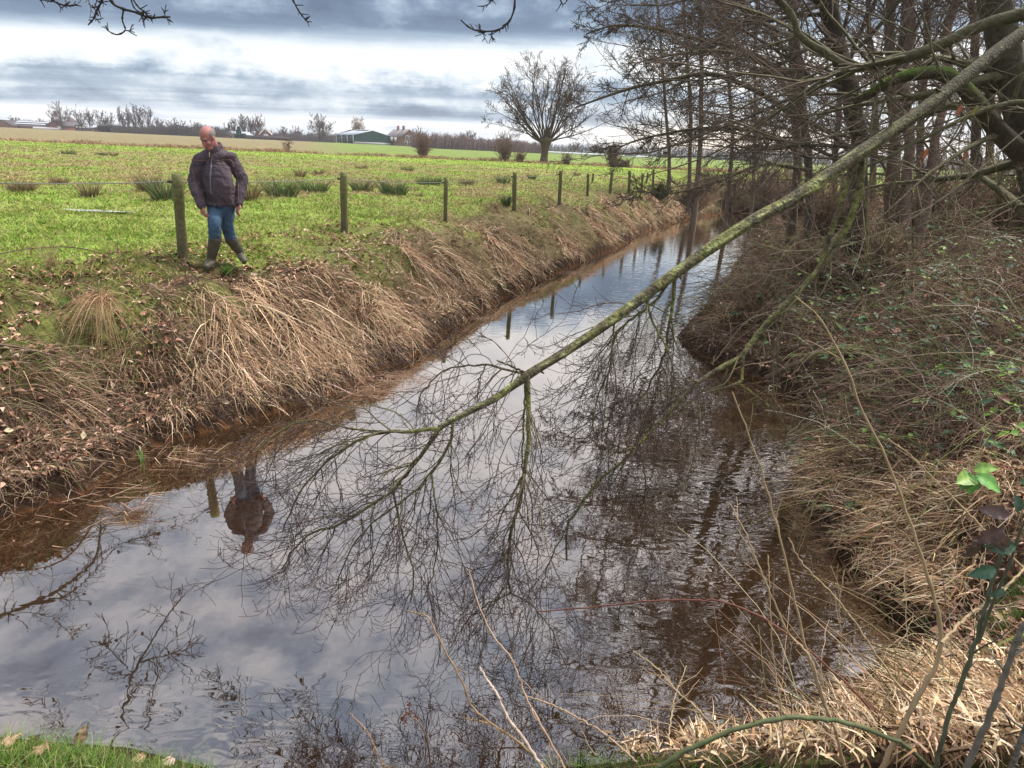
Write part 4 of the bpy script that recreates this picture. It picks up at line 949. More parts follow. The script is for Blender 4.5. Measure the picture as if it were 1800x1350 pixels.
    bv = o.modifiers.new('b', 'BEVEL'); bv.width = .35; bv.segments = 3; tag(o, 'low white covered silage heap in front of the farmhouse', 'silage heap')
    g = gnd(131, 320); hh = hz(131, 206, 320); K = 8; z = np.linspace(0, hh, K); P = g+np.stack([z*0, z*0, z], 1); R = np.array([2, 2, 2, 2, 2, 1.9, 1.3, .2]); V, F, C = tubes(P[None], R[None], 16)
    o = mesh('feed_silo', V, [F], mat('silo_brown', (.13, .09, .08), rough=.8, noise=(1, .2)), None, None, True, origin=g); tag(o, 'dark round feed silo left of the poplars', 'silo')
    root, a, b_, e, r, wall, roof = building('grey_shed', 'low shed with pale strip roof lights behind the left poplars', 118, 166, 312, (0, 14, 0), 224, 219.5, mat('shed_wall', (.2, .17, .17), rough=.9), RFG, 'shed')
    for t in (.15, .4, .65, .88): box('roof_light', WHT, roof, a+(b_-a)*t+[0, -.3, e+.1], [2.2, 0, 0], [0, .5, 0], [0, 0, .5])
    root, a, b_, e, r, wall, roof = building('brick_outbuilding', 'long brick outbuilding with dark openings right of the left poplars', 168, 226, 300, (0, 11, 0), 227, 221, BR, RF, 'barn')
    for t, w in ((.45, 9), (.86, 3)): box('opening', BLK, root, a+(b_-a)*t+[0, -.07, 1.3], [w, 0, 0], [0, .14, 0], [0, 0, 2.6])
    # brown hipped roof behind green barn
    root, a, b_, e, r, wall, roof = building('brown_barn', 'barn with rounded brown roof mostly hidden behind the green barn', 592, 640, 335, (0, 12, 0), 238, 229, BR, mat('roof_brown', (.15, .085, .08), rough=.9), 'barn')
    # polytunnels / greenhouse strip
    a, b_ = gnd(962, 232), gnd(1150, 212); o = box('greenhouse_strip', mat('white_glass', (.82, .83, .86), rough=.4), None, (a+b_)/2+[0, 0, .55], (b_-a), [0, 6, 0], [0, 0, .5]); bv = o.modifiers.new('b', 'BEVEL'); bv.width = .2; bv.segments = 3; tag(o, 'long thin white crop cover lying across the far field on the right', 'crop cover')
farms()

# ------------------------------------------------------------------ right hand woodland
MOSSY, GREYB, PURP = (.085, .085, .04), (.13, .095, .075), (.105, .08, .065)
def wood_tree(label, path, y, r0, r1, seed, n1=14, t0=.15, L1=(1.6, 3.6), drift=(-.10, -.02, -.005), dens=1.0, thick=(.105, .082, .06), thin=PURP, twigL=.55, rt=.0035, group='alder trees on the right bank', name='alder_tree', sides=10, n2=8, n3=6, ang=(45, 90), boughs=()):
    """trunk along photo pixels; y = distances of bottom and top"""
    rng = np.random.RandomState(seed); k = len(path); ys = np.linspace(y[0], y[1], k)
    if len(path) >= 4 and path[-1][1] > -200:      # continue the stem to its full height
        (xa, ya), (xb, yb) = path[-2], path[-1]; path = list(path)+[(xb+(xb-xa)*.6, -420)]; ys = np.append(ys, ys[-1])
        if y[0] > 16: path = path+[(path[-1][0]+10, -700)]; ys = np.append(ys, ys[-1])
    pts = np.array([PY(p[0], p[1], yy) for p, yy in zip(path, ys)]); gz = H1(pts[0, 0], pts[0, 1])
    pts[0, 2] = min(pts[0, 2], gz); pts[0, 2] = gz-.1
    P = smoothpath(pts, 16); wv = np.cumsum(rng.randn(16, 2), 0)*.055*(1+.012*y[0]); wv = (wv-wv[:1])*np.linspace(0, 1, 16)[:, None]**.5; P[:, :2] += wv; R = np.linspace(r0, r1, 16); R[0] *= 1.35; R[1] *= 1.1
    n1 = int(n1*(1.25 if y[0] < 20 else .95)); root = empty(name, pts[0], label, 'tree', group)
    V, F, C = tubes(P[None], R[None], sides, np.tile(thick, (1, 16, 1))); jn = (fbm(V[:, 0]*9+V[:, 1]*9, V[:, 2]*2.2, seed)-.5)[:, None]; V = V+(V-np.repeat(P, sides, 0))*jn*.45
    mesh('trunk', V, [F], BARK, root, C, True)
    P1, R1 = grow(P[None], R[None], n1, (t0, .99), None, ang, 9, .11, drift, .30, rt*1.5, rng, Labs=L1, taper_len=False)
    P2, R2 = grow(P1, R1, n2, (.12, .98), (.22, .5), (25, 60), 7, .13, (-.03, 0, .01), .6, rt*1.2, rng)
    P3, R3 = grow(P2, R2, n3, (.15, 1), (.3, .6), (25, 65), 5, .17, (0, 0, .0), .6, rt, rng)
    P4, R4 = grow(P3, R3, 3, (.2, 1), (.35, .7), (30, 70), 4, .2, (0, 0, .02), .7, rt*.85, rng)
    b = Bag(); cl = (thick[0]*.9, thick[1]*.98, thick[2]*.75)
    b.add(*tubes(P1, R1, 6, colr(R1, cl, thin, .03)))
    b.add(*tubes(P2, R2, 4, colr(R2, cl, thin, .03)))
    for a, r in ((P3, R3), (P4, R4)): b.add(*tubes(a, r, 3, colr(r, cl, thin, .03)))
    for bp, bd, br in boughs:
        bq = smoothpath(np.array([PY(p[0], p[1], bd) for p in bp]), 20); BR_ = np.linspace(br, br*.22, 20); bb = Bag(); bb.add(*tubes(bq[None], BR_[None], 8, np.tile(cl, (1, 20, 1))))
        A1, B1 = grow(bq[None], BR_[None], 26, (.12, 1), None, (25, 70), 8, .11, (-.05, 0, .0), .5, rt*1.3, rng, Labs=(.5, 1.5)); A2, B2 = grow(A1, B1, 9, (.12, 1), (.25, .5), (25, 60), 6, .15, (-.02, 0, .01), .6, rt, rng)
        A3, B3 = grow(A2, B2, 5, (.15, 1), (.3, .6), (25, 65), 4, .2, (0, 0, 0), .7, rt*.85, rng)
        for a, r in ((A1, B1), (A2, B2), (A3, B3)): bb.add(*tubes(a, r, 3, colr(r, cl, thin, .02)))
        bb.build('bough', BARK, root)
    b.build('crown', BARK, root)
    return root
def woodland():
    W_ = [
     ('thin alder far along the ditch, leftmost of the distant trio', [(1178, 322), (1176, 250), (1172, 150), (1165, 20), (1160, -120)], (38, 38), .09, .035, 26, dict(L1=(2, 5), rt=.008, ang=(30, 65), drift=(-.03, 0, .05))),
     ('alder far along the ditch, middle one of the distant trio', [(1216, 320), (1215, 240), (1211, 130), (1205, 0), (1200, -140)], (36, 36), .10, .04, 22, dict(L1=(2, 5), rt=.008, ang=(30, 65), drift=(-.03, 0, .05))),
     ('alder far along the ditch, rightmost and thickest of the distant trio', [(1229, 321), (1231, 230), (1228, 130), (1222, 0), (1215, -140)], (34, 34), .12, .045, 24, dict(L1=(2, 5), rt=.008, ang=(30, 65), drift=(-.03, 0, .05))),
     ('slender alder whose low boughs reach far over the water', [(1285, 345), (1283, 260), (1275, 150), (1262, 30), (1250, -80)], (27, 27), .075, .03, 24, dict(L1=(1.5, 4), rt=.008)),
     ('grey alder trunk standing left of the crossing of the big limbs', [(1405, 345), (1400, 270), (1385, 150), (1376, 20), (1370, -120)], (19, 19), .12, .07, 28, dict(boughs=[([(1390, 200), (1330, 160), (1250, 130), (1180, 140), (1110, 155), (1050, 175), (1010, 190)], 17, .07), ([(1385, 130), (1310, 90), (1230, 70), (1150, 50), (1080, 45), (1030, 60)], 16, .06), ([(1380, 90), (1320, 20), (1230, -10), (1150, -20), (1070, 5)], 15, .05)], L1=(2.5, 5.8), rt=.006, drift=(-.13, -.02, -.01), ang=(50, 95))),
     ('alder with bowed trunk right of the grey alder', [(1436, 365), (1425, 290), (1412, 200), (1404, 90), (1400, -60)], (17, 17), .10, .06, 26, dict(boughs=[([(1425, 280), (1340, 235), (1250, 225), (1170, 235), (1110, 250), (1070, 270)], 16, .05), ([(1410, 190), (1340, 110), (1260, 90), (1190, 95), (1120, 110)], 14, .05), ([(1425, 300), (1340, 290), (1260, 320), (1180, 340), (1120, 335)], 15, .04)], L1=(2.5, 5.6), rt=.006, drift=(-.13, -.02, -.01), ang=(50, 95))),
     ('dark gnarled tree with twisted stem in the centre of the wood', [(1514, 445), (1507, 330), (1499, 230), (1486, 155), (1463, 78), (1446, -10), (1440, -90)], (11.5, 10.5), .15, .10, 20, dict(L1=(2, 4.4), thick=(.05, .042, .03), drift=(-.13, -.03, 0))),
     ('straight reddish alder stem rising behind the leaning branch', [(1566, 440), (1565, 330), (1563, 200), (1558, 60), (1552, -90)], (13.5, 13.5), .10, .075, 22, dict(L1=(1.8, 4.5), thick=(.16, .115, .09), drift=(-.1, -.02, 0))),
     ('pale twin stem tight to the right of the straight reddish alder', [(1582, 440), (1584, 330), (1588, 200), (1592, 60), (1600, -90)], (13.8, 13.8), .075, .055, 14, dict(L1=(1.5, 3.6), thick=(.17, .135, .11))),
     ('alder stem leaning right from the old stool', [(1594, 450), (1600, 345), (1617, 210), (1632, 100), (1650, -60)], (12, 12.5), .10, .07, 16, dict(L1=(1.5, 3.6), thick=(.14, .10, .08))),
     ('outer alder stem of the old stool with strong lean to the right', [(1606, 455), (1636, 320), (1661, 200), (1690, 80), (1720, -60)], (12, 12.5), .085, .06, 14, dict(L1=(1.5, 3.4), thick=(.145, .10, .08))),
     ('slim alder behind the leaning branch near the right edge', [(1700, 430), (1706, 300), (1712, 150), (1722, 0), (1730, -90)], (16, 16), .10, .06, 22, dict(L1=(2, 4))),
     ('distant stem filling the gap between gnarled tree and grey alder', [(1475, 350), (1470, 240), (1468, 120), (1465, 0), (1460, -100)], (23, 23), .09, .05, 26, dict(L1=(2, 5), rt=.007)),
     ('background alder with rusty twigs right of centre', [(1620, 350), (1625, 220), (1630, 80), (1634, -80)], (26, 26), .14, .07, 26, dict(L1=(2, 5), rt=.008, thin=(.20, .13, .10))),
     ('background alder with rusty twigs near the right edge', [(1740, 360), (1742, 220), (1748, 80), (1750, -80)], (25, 25), .15, .07, 26, dict(L1=(2, 5), rt=.008, thin=(.20, .13, .10))),
     ('slim background stem between the reddish alder and the gnarled tree', [(1535, 350), (1537, 220), (1533, 80), (1530, -80)], (28, 28), .12, .06, 26, dict(L1=(2, 5), rt=.009, thin=(.22, .13, .10))),
     ('thin far alder standing alone over the bend of the ditch', [(1330, 335), (1328, 230), (1322, 110), (1318, -40)], (33, 33), .08, .04, 24, dict(L1=(2, 5), rt=.010)),
     ('tall tree just out of reach at the right edge of the wood', [(1850, 470), (1845, 300), (1840, 100), (1838, -80)], (15, 15), .16, .09, 22, dict(L1=(2, 4.6), thin=(.20, .12, .09))),
    ]
    for i, (lab, path, y, r0, r1, n1, kw) in enumerate(W_): wood_tree(lab, path, y, r0, r1, 500+i, n1=n1, **kw)
    # large dark tree at the right edge with curved and mossy limbs
    rng = np.random.RandomState(9); g = PY(1870, 560, 7.6); g[2] = H1(g[0], g[1])-.1
    root = empty('old_tree', g, 'large dark mossy tree at the right edge with heavy curved limbs', 'tree')
    def limb(name, path, ys, ra, rb, col, lab=None, sides=12, tw=0):
        ys = np.interp(np.linspace(0, 1, len(path)), np.linspace(0, 1, len(ys)), ys)
        pts = np.array([PY(p[0], p[1], q) for p, q in zip(path, ys)]); P = smoothpath(pts, 22); R = np.linspace(ra, rb, 22)
        V, F, C = tubes(P[None], R[None], sides, np.tile(col, (1, 22, 1))); V = V+(V-np.repeat(P, sides, 0))*(fbm(V[:, 0]*12+V[:, 1]*9, V[:, 2]*6, 3)-.5)[:, None]*.5
        if lab:
            up_ = (V-np.repeat(P, sides, 0))[:, 2]/np.repeat(R, sides); tq = np.repeat(np.linspace(0, 1, 22), sides); k = (sst(-.2, .6, up_+1.2*(fbm(V[:, 0]*14, V[:, 2]*14, 8)-.5))*sst(.3, .45, tq)*(1-sst(.9, 1, tq)))[:, None]; C = C*(1-k)+np.array([.06, .095, .012])*k
        o = mesh(name, V, [F], BARK, root, C, True)
        if lab: o['label'] = lab
        return P, R
    DK = (.045, .04, .028)
    L = []
    gp = [(1870, 620), (1850, 420), (1815, 260), (1775, 120), (1745, -20), (1730, -110)]
    L.append(limb('trunk', gp, [7.6, 7.6, 7.4], .20, .12, (.07, .062, .045)))
    L.append(limb('limb', [(1830, 330), (1800, 275), (1762, 238), (1722, 190), (1690, 150), (1655, 128), (1600, 132), (1560, 145), (1530, 165), (1500, 178)], [7.5, 7.2, 7.4], .10, .035, (.055, .045, .03), 'limb thickly covered in bright green moss'))
    L.append(limb('limb', [(1880, 10), (1800, 24), (1725, 45), (1650, 80), (1600, 98), (1555, 108), (1515, 118), (1487, 116), (1450, 92), (1405, 64), (1395, 30), (1368, 0), (1330, -50)], [6.6, 7.0, 7.2], .055, .028, (.07, .066, .035)))
    L.append(limb('limb', [(1860, 200), (1800, 180), (1740, 190), (1680, 215), (1600, 255), (1530, 290), (1460, 300)], [7.0, 7.2], .028, .012, (.09, .09, .05)))
    b = Bag()
    for (P, R), nn in zip(L, (14, 9, 18, 9)):
        P1, R1 = grow(P[None], R[None], nn, (.2, .98), None, (35, 80), 8, .10, (-.05, 0, .0), .45, .005, rng, Labs=(.9, 2.4), taper_len=False)
        P2, R2 = grow(P1, R1, 7, (.15, .98), (.25, .55), (25, 60), 6, .14, (-.02, 0, 0), .6, .0028, rng)
        P3, R3 = grow(P2, R2, 5, (.15, 1), (.3, .6), (25, 65), 4, .17, (0, 0, 0), .6, .002, rng)
        for a, r in ((P1, R1), (P2, R2), (P3, R3)): b.add(*tubes(a, r, 4, colr(r, (.09, .085, .045), (.11, .075, .06), .015)))
    b.build('crown', BARK, root)
    # low scrub along the back of the ditch bend and under the trees
    S = [(1215, 372, 90, 52, 'reddish brown bramble thicket hanging over the bend of the ditch'), (1285, 372, 100, 58, 'dense grey brown thicket behind the end of the water'), (1345, 372, 90, 80, 'thicket of bare shoots at the far right corner of the water'),
         (1158, 350, 40, 26, 'low green leaved bush at the foot of the far alders'), (1390, 400, 80, 90, 'upright tangle of shoots below the grey alder'), (1460, 430, 100, 110, 'tangled undergrowth left of the gnarled tree'),
         (1620, 440, 130, 120, 'brown undergrowth around the foot of the alder stool'), (1700, 400, 120, 110, 'rusty undergrowth behind the leaning branch at right'), (1540, 500, 120, 90, 'sprawling brambles in front of the alder stool'),
         (1330, 560, 90, 80, 'sparse bramble arch over the right waterline'), (1780, 430, 110, 120, 'shadowy undergrowth at the right edge under the old tree'), (1420, 520, 100, 90, 'greenish bramble sprawl beneath the forked branch'), (1240, 345, 60, 40, 'twiggy brush between the distant alders')]
    for i, (px, py, w, h, lab) in enumerate(S):
        gr = i == 3
        shrub(px, py, w*1.3, h, 700+i, lab, col=((.05, .08, .035), (.09, .10, .05)) if gr else ((.25, .165, .12), (.17, .11, .08), (.30, .22, .14), (.14, .13, .06)), n=90, group='undergrowth thickets of the right bank', name='thicket', rt=.004+.00014*np.linalg.norm(G(px, py)), tw=6)
woodland()
# ------------------------------------------------------------------ the leaning branch over the water
LB = mat('branch_bark', attr=True, rough=.85, noise=(30, .75, 12), bump=(60, 1.0, .02))
def lichen(M):
    global nt
    save = nt; nt = M.node_tree; b = nt.nodes['Principled BSDF']; c = b.inputs['Base Color'].links[0].from_socket; tc = N('ShaderNodeTexCoord')
    n = N('ShaderNodeTexNoise'); n.inputs['Scale'].default_value = 48; n.inputs['Detail'].default_value = 5; LK(tc.outputs['Object'], n.inputs['Vector'])
    v = N('ShaderNodeTexNoise'); v.inputs['Scale'].default_value = 15; v.inputs['Detail'].default_value = 6; LK(tc.outputs['Object'], v.inputs['Vector'])
    c = MIXC(MA('MULTIPLY', RAMP(n.outputs['Fac'], [(.60, (0, 0, 0)), (.66, (1, 1, 1))]), .5), c, (.24, .25, .13)); c = MIXC(MA('MULTIPLY', RAMP(v.outputs['Fac'], [(.36, (1, 1, 1)), (.44, (0, 0, 0))]), .65), c, (.03, .026, .02))
    LK(c, b.inputs['Base Color']); nt = save
lichen(LB)
def px3(path, ys):
    ys = np.interp(np.linspace(0, 1, len(path)), np.linspace(0, 1, len(ys)), ys)
    return np.array([PY(p[0], p[1], q) for p, q in zip(path, ys)])
def leaning_branch():
    rng = np.random.RandomState(21)
    main = [(1905, -5), (1850, 25), (1760, 85), (1640, 180), (1510, 270), (1400, 345), (1300, 402), (1190, 478), (1100, 545), (1010, 608), (930, 658), (870, 700), (790, 742), (768, 756)]
    mp = px3(main, [5.6, 4.9, 4.35, 3.75, 3.55]); mp = np.array([PY(p[0], p[1], y) for p, y in zip(main, np.interp([p[0] for p in main], [768, 930, 1300, 1640, 1905], [3.5, 3.72, 4.35, 5.0, 5.6]))])
    root = empty('leaning_branch', mp[0], 'long mossy green branch slanting down across the ditch into the water', 'branch')
    P = smoothpath(mp, 70); xs = smoothpath(np.array(main, float), 70)[:, 0]
    rpx = np.interp(xs, [768, 870, 930, 1100, 1300, 1520, 1700, 1905], [4.6, 6.2, 7.4, 9.2, 10.8, 11.3, 11.5, 12])
    dist = np.array([(p-EYE)@Fv for p in P]); R = rpx*dist/FPX
    for c, s_ in ((925, 1.22), (1505, 1.12), (1290, 1.04), (1170, 1.05)): R *= 1+(s_-1)*np.exp(-((xs-c)/14)**2)
    V, F, C = tubes(P[None], R[None], 20); ctr = np.repeat(P, 20, 0); jn = fbm(V[:, 0]*16+V[:, 1]*12, V[:, 2]*16, 4)[:, None]-.5; V = V+(V-ctr)*jn*.22
    mo = sst(.45, .62, fbm(V[:, 0]*7+V[:, 1]*5, V[:, 2]*9, 14))[:, None]; m2 = sst(.60, .72, fbm(V[:, 0]*70+V[:, 1]*60, V[:, 2]*80, 24, 3))[:, None]; C = np.array([.072, .06, .036])*(1-mo)+np.array([.115, .115, .038])*mo; C = C*(1-m2)+np.array([.27, .30, .12])*m2
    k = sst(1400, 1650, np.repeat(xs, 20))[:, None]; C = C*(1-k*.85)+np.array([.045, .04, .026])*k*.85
    C = C*(.55+.9*fbm(V[:, 0]*45, V[:, 2]*45+V[:, 1]*20, 77, 3))[:, None]
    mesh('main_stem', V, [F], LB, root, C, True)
    sb = Bag()
    for k_ in (8, 15, 19, 26, 31, 37, 42, 47, 52, 58, 62):
        dd_ = nrm(rng.randn(1, 3))[0]; q0 = P[k_]; q1 = q0+dd_*(R[k_]*rng.uniform(1.3, 2.6)); sb.add(*tubes(np.array([[q0, (q0+q1)/2, q1]]), np.array([[R[k_]*.38, R[k_]*.3, R[k_]*.18]]), 7, np.tile((.09, .075, .05), (1, 3, 1))))
    sb.build('broken_stubs', LB, root, True)
    # traced side limbs: path, distances, r0 px, r1 px
    S = [
     ([(770, 753), (720, 758), (681, 759), (643, 768), (614, 783), (580, 807), (546, 841), (517, 884), (497, 935)], [3.5, 3.55, 3.5], 5, 1.6),
     ([(681, 759), (643, 756), (609, 752), (561, 740), (522, 742), (479, 768), (455, 793), (440, 840)], [3.52, 3.8], 3, 1.2),
     ([(773, 752), (739, 802), (710, 836), (691, 862), (643, 894), (594, 922), (556, 935), (520, 960), (495, 1000)], [3.5, 3.4, 3.4], 5.5, 1.6),
     ([(691, 862), (700, 908), (715, 966), (727, 1009), (722, 1060)], [3.42, 3.3], 3, 1.3),
     ([(797, 738), (789, 783), (758, 831), (720, 872), (672, 905), (620, 960), (590, 1030)], [3.5, 3.35], 4, 1.3),
     ([(758, 831), (765, 880), (770, 940), (760, 1010), (735, 1070)], [3.42, 3.25], 2.6, 1.1),
     ([(927, 660), (929, 720), (928, 768), (924, 817), (917, 860), (905, 908), (895, 961), (893, 1009), (898, 1043)], [3.7, 3.5, 3.45], 6.5, 2.6),
     ([(898, 1043), (930, 1060), (965, 1100), (984, 1144), (1000, 1180)], [3.45, 3.3], 2.2, 1.0),
     ([(898, 1043), (860, 1060), (822, 1090), (790, 1140)], [3.45, 3.3], 2, 1.0),
     ([(924, 663), (921, 730), (918, 800), (922, 850), (930, 930)], [3.72, 3.5], 3, 1.2),
     ([(924, 655), (900, 645), (874, 633)], [3.72, 3.78], 3, 2),
     ([(924, 658), (883, 648), (854, 641), (816, 643), (782, 650), (758, 672), (739, 696), (735, 725)], [3.72, 3.95], 3.2, 1.0),
     ([(854, 641), (843, 668), (840, 701), (850, 720)], [3.8, 3.8], 1.6, .8),
     ([(1186, 482), (1183, 531), (1174, 584), (1171, 613), (1161, 640), (1141, 680), (1116, 720), (1100, 770)], [4.15, 4.05], 5, 1.6),
     ([(1139, 510), (1140, 544), (1157, 584), (1172, 612), (1185, 660), (1180, 700)], [4.1, 4.0], 3.6, 1.3),
     ([(1178, 492), (1153, 527), (1124, 552), (1100, 568), (1078, 600), (1072, 650), (1050, 700), (1040, 760)], [4.12, 3.95], 4.2, 1.3),
     ([(1080, 560), (1076, 620), (1066, 690), (1060, 760)], [4.0, 3.85], 2.6, 1.1),
     ([(1500, 278), (1487, 335), (1460, 410), (1440, 470), (1412, 505), (1360, 560), (1310, 610)], [4.82, 4.75, 4.6], 7, 4),
     ([(1514, 275), (1512, 330), (1495, 385), (1468, 435), (1430, 485), (1385, 530), (1344, 570), (1304, 625), (1263, 648), (1222, 676), (1173, 727), (1124, 780), (1100, 806), (1047, 850), (1010, 905), (997, 925), (996, 985)], [4.85, 4.75, 4.45, 4.1, 3.85], 9.5, 2.4),
     ([(1306, 622), (1304, 658), (1296, 674), (1255, 686), (1222, 703), (1173, 735), (1120, 765), (1070, 790)], [4.5, 4.2], 4.2, 1.4),
     ([(1296, 674), (1328, 694), (1365, 727), (1381, 760), (1365, 800), (1328, 815)], [4.5, 4.4], 2.4, .8),
     ([(1426, 485), (1400, 470), (1375, 440), (1340, 430)], [4.7, 4.9], 2.4, .9),
     ([(997, 925), (970, 980), (950, 1040), (955, 1100)], [3.85, 3.6], 2, 1),
     ([(1124, 780), (1135, 850), (1130, 930), (1110, 1000)], [4.05, 3.85], 2.2, 1),
     ([(1222, 676), (1230, 740), (1215, 820), (1190, 890)], [4.3, 4.1], 2.2, 1),
     ([(1504, 285), (1520, 360), (1525, 450), (1512, 520)], [4.9, 4.9], 4, 1.6),
    ]
    b = Bag(); limbs = []
    for path, ys, a, c in S:
        pts = px3(path, ys); pts[1:, 2] = np.maximum(pts[1:, 2], .02); Q = smoothpath(pts, 26); Q[3:-1] += rng.randn(22, 3)*.003
        dd = (Q-EYE)@Fv; r = np.linspace(a, c, 26)*dd/FPX*.74
        V, F, C = tubes(Q[None], r[None], 8); mo = sst(.4, .62, fbm(V[:, 0]*9+V[:, 1]*5, V[:, 2]*9, 14))[:, None]
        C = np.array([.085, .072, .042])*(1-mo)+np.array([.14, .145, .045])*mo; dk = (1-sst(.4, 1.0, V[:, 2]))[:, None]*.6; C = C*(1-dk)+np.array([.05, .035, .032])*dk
        limbs.append((Q, r, path))
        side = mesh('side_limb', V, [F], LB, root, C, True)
    hang = [l for l in limbs if l[2][0][0] < 1200 or len(l[2]) > 12]
    Pm = np.array([l[0] for l in hang]); Rm = np.array([l[1] for l in hang])
    LenM = np.linalg.norm(np.diff(Pm, axis=1), axis=2).sum(1)
    rep = np.repeat(np.arange(len(Pm)), np.clip((LenM*19).astype(int), 8, 36))
    keep = np.array([hang[i][2][0][0] < 1400 or rng.rand() < .55 for i in rep]); rep = rep[keep]; P1, R1 = grow(Pm[rep], Rm[rep], 1, (.10, .99), None, (25, 75), 16, .12, (-.02, -.02, -.11), .5, .0018, rng, Labs=(.35, 1.05), tipcurve=(-.04, 0, .22), taper_len=True)
    P2, R2 = grow(P1, R1, 5, (.15, .98), None, (25, 65), 12, .16, (-.01, -.01, -.07), .65, .0014, rng, Labs=(.16, .5), tipcurve=(-.04, 0, .30))
    P3, R3 = grow(P2, R2, 3, (.2, .98), None, (30, 65), 7, .2, (0, 0, -.03), .75, .0012, rng, Labs=(.05, .18), tipcurve=(0, 0, .35))
    b = Bag()
    def clampw(P): P[..., 2] = np.maximum(P[..., 2], .006+.015*rng.rand(*P.shape[:-1])); return P
    for P_, R_ in ((P1, R1), (P2, R2), (P3, R3)):
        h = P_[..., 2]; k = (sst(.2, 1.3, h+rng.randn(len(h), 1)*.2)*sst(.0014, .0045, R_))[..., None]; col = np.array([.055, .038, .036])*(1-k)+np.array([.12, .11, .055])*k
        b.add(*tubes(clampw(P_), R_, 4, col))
    # stem end of the top: twigs rising from the upper stem
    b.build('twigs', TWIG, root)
leaning_branch()

# ------------------------------------------------------------------ twigs hanging into the top of the frame
def top_twigs():
    groups = [
     ('drooping twig tip at the top left corner of the sky', 2.9, [([(70, -70), (85, -10), (100, 5), (120, 10), (135, 8)], 1.8), ([(100, 3), (108, 13), (118, 6)], 1), ([(40, -40), (62, -5), (86, 2)], 1)]),
     ('dark twig with hooked side shoots hanging at the top left', 2.9, [([(180, -60), (195, 0), (215, 15), (240, 22), (262, 31), (285, 30), (299, 30)], 2.4), ([(217, 17), (215, 35), (220, 53), (205, 61), (190, 54), (188, 50)], 1.4), ([(220, 53), (228, 54), (231, 48)], 1),
        ([(200, -40), (178, 4), (170, 18), (165, 32), (155, 44)], 1.7), ([(160, -30), (172, 2), (186, 3)], 1), ([(215, -30), (240, 8), (250, 18), (262, 29)], 1.6), ([(225, -20), (235, 12), (248, 24), (252, 38)], 1.2), ([(258, 30), (252, 38)], .8), ([(290, 30), (290, 20)], .8), ([(291, 30), (295, 34)], .8), ([(170, 22), (163, 10)], .7), ([(165, 32), (171, 34)], .7)]),
     ('short twig end poking in at the top centre', 3.0, [([(490, -60), (515, 0), (530, 26), (542, 40)], 1.6)]),
     ('curved twig hooking down into the sky left of the wood', 3.1, [([(900, -80), (905, 0), (901, 25), (893, 40), (877, 52), (860, 55), (838, 54), (822, 46), (810, 35)], 1.8), ([(877, 52), (864, 62), (866, 70)], .9), ([(868, 54), (852, 57), (851, 64), (854, 70)], .9), ([(850, 55), (842, 50)], .8), ([(875, -40), (862, 3), (846, 12)], 1.2)]),
     ('little twig loop at the top edge beside the wood', 3.1, [([(960, -60), (985, 0), (993, 6), (998, -5)], 1.0)]),
    ]
    rng = np.random.RandomState(8)
    for lab, y, parts in groups:
        g = PY(parts[0][0][0][0], parts[0][0][0][1], y); b = Bag()
        for path, r in parts:
            P = smoothpath(px3(path, [y, y]), 24); R = np.linspace(1.15, .75, 24)*r*y/FPX*.8
            R = R*(1+.5*(np.arange(24) % 4 == 0)); b.add(*tubes(P[None], R[None], 6, np.tile((.035, .03, .03), (1, 24, 1))))
            Q, RQ = grow(P[None], R[None], 7, (.35, 1), None, (35, 70), 3, .1, (0, 0, 0), .8, .0012, rng, Labs=(.015, .05)); b.add(*tubes(Q, RQ*1.2, 4, np.tile((.035, .03, .03), (len(Q), 3, 1))))
        o = b.build('hanging_twig', TWIG, None, True, origin=g); tag(o, lab, 'twig', 'twigs hanging into view from above')
top_twigs()

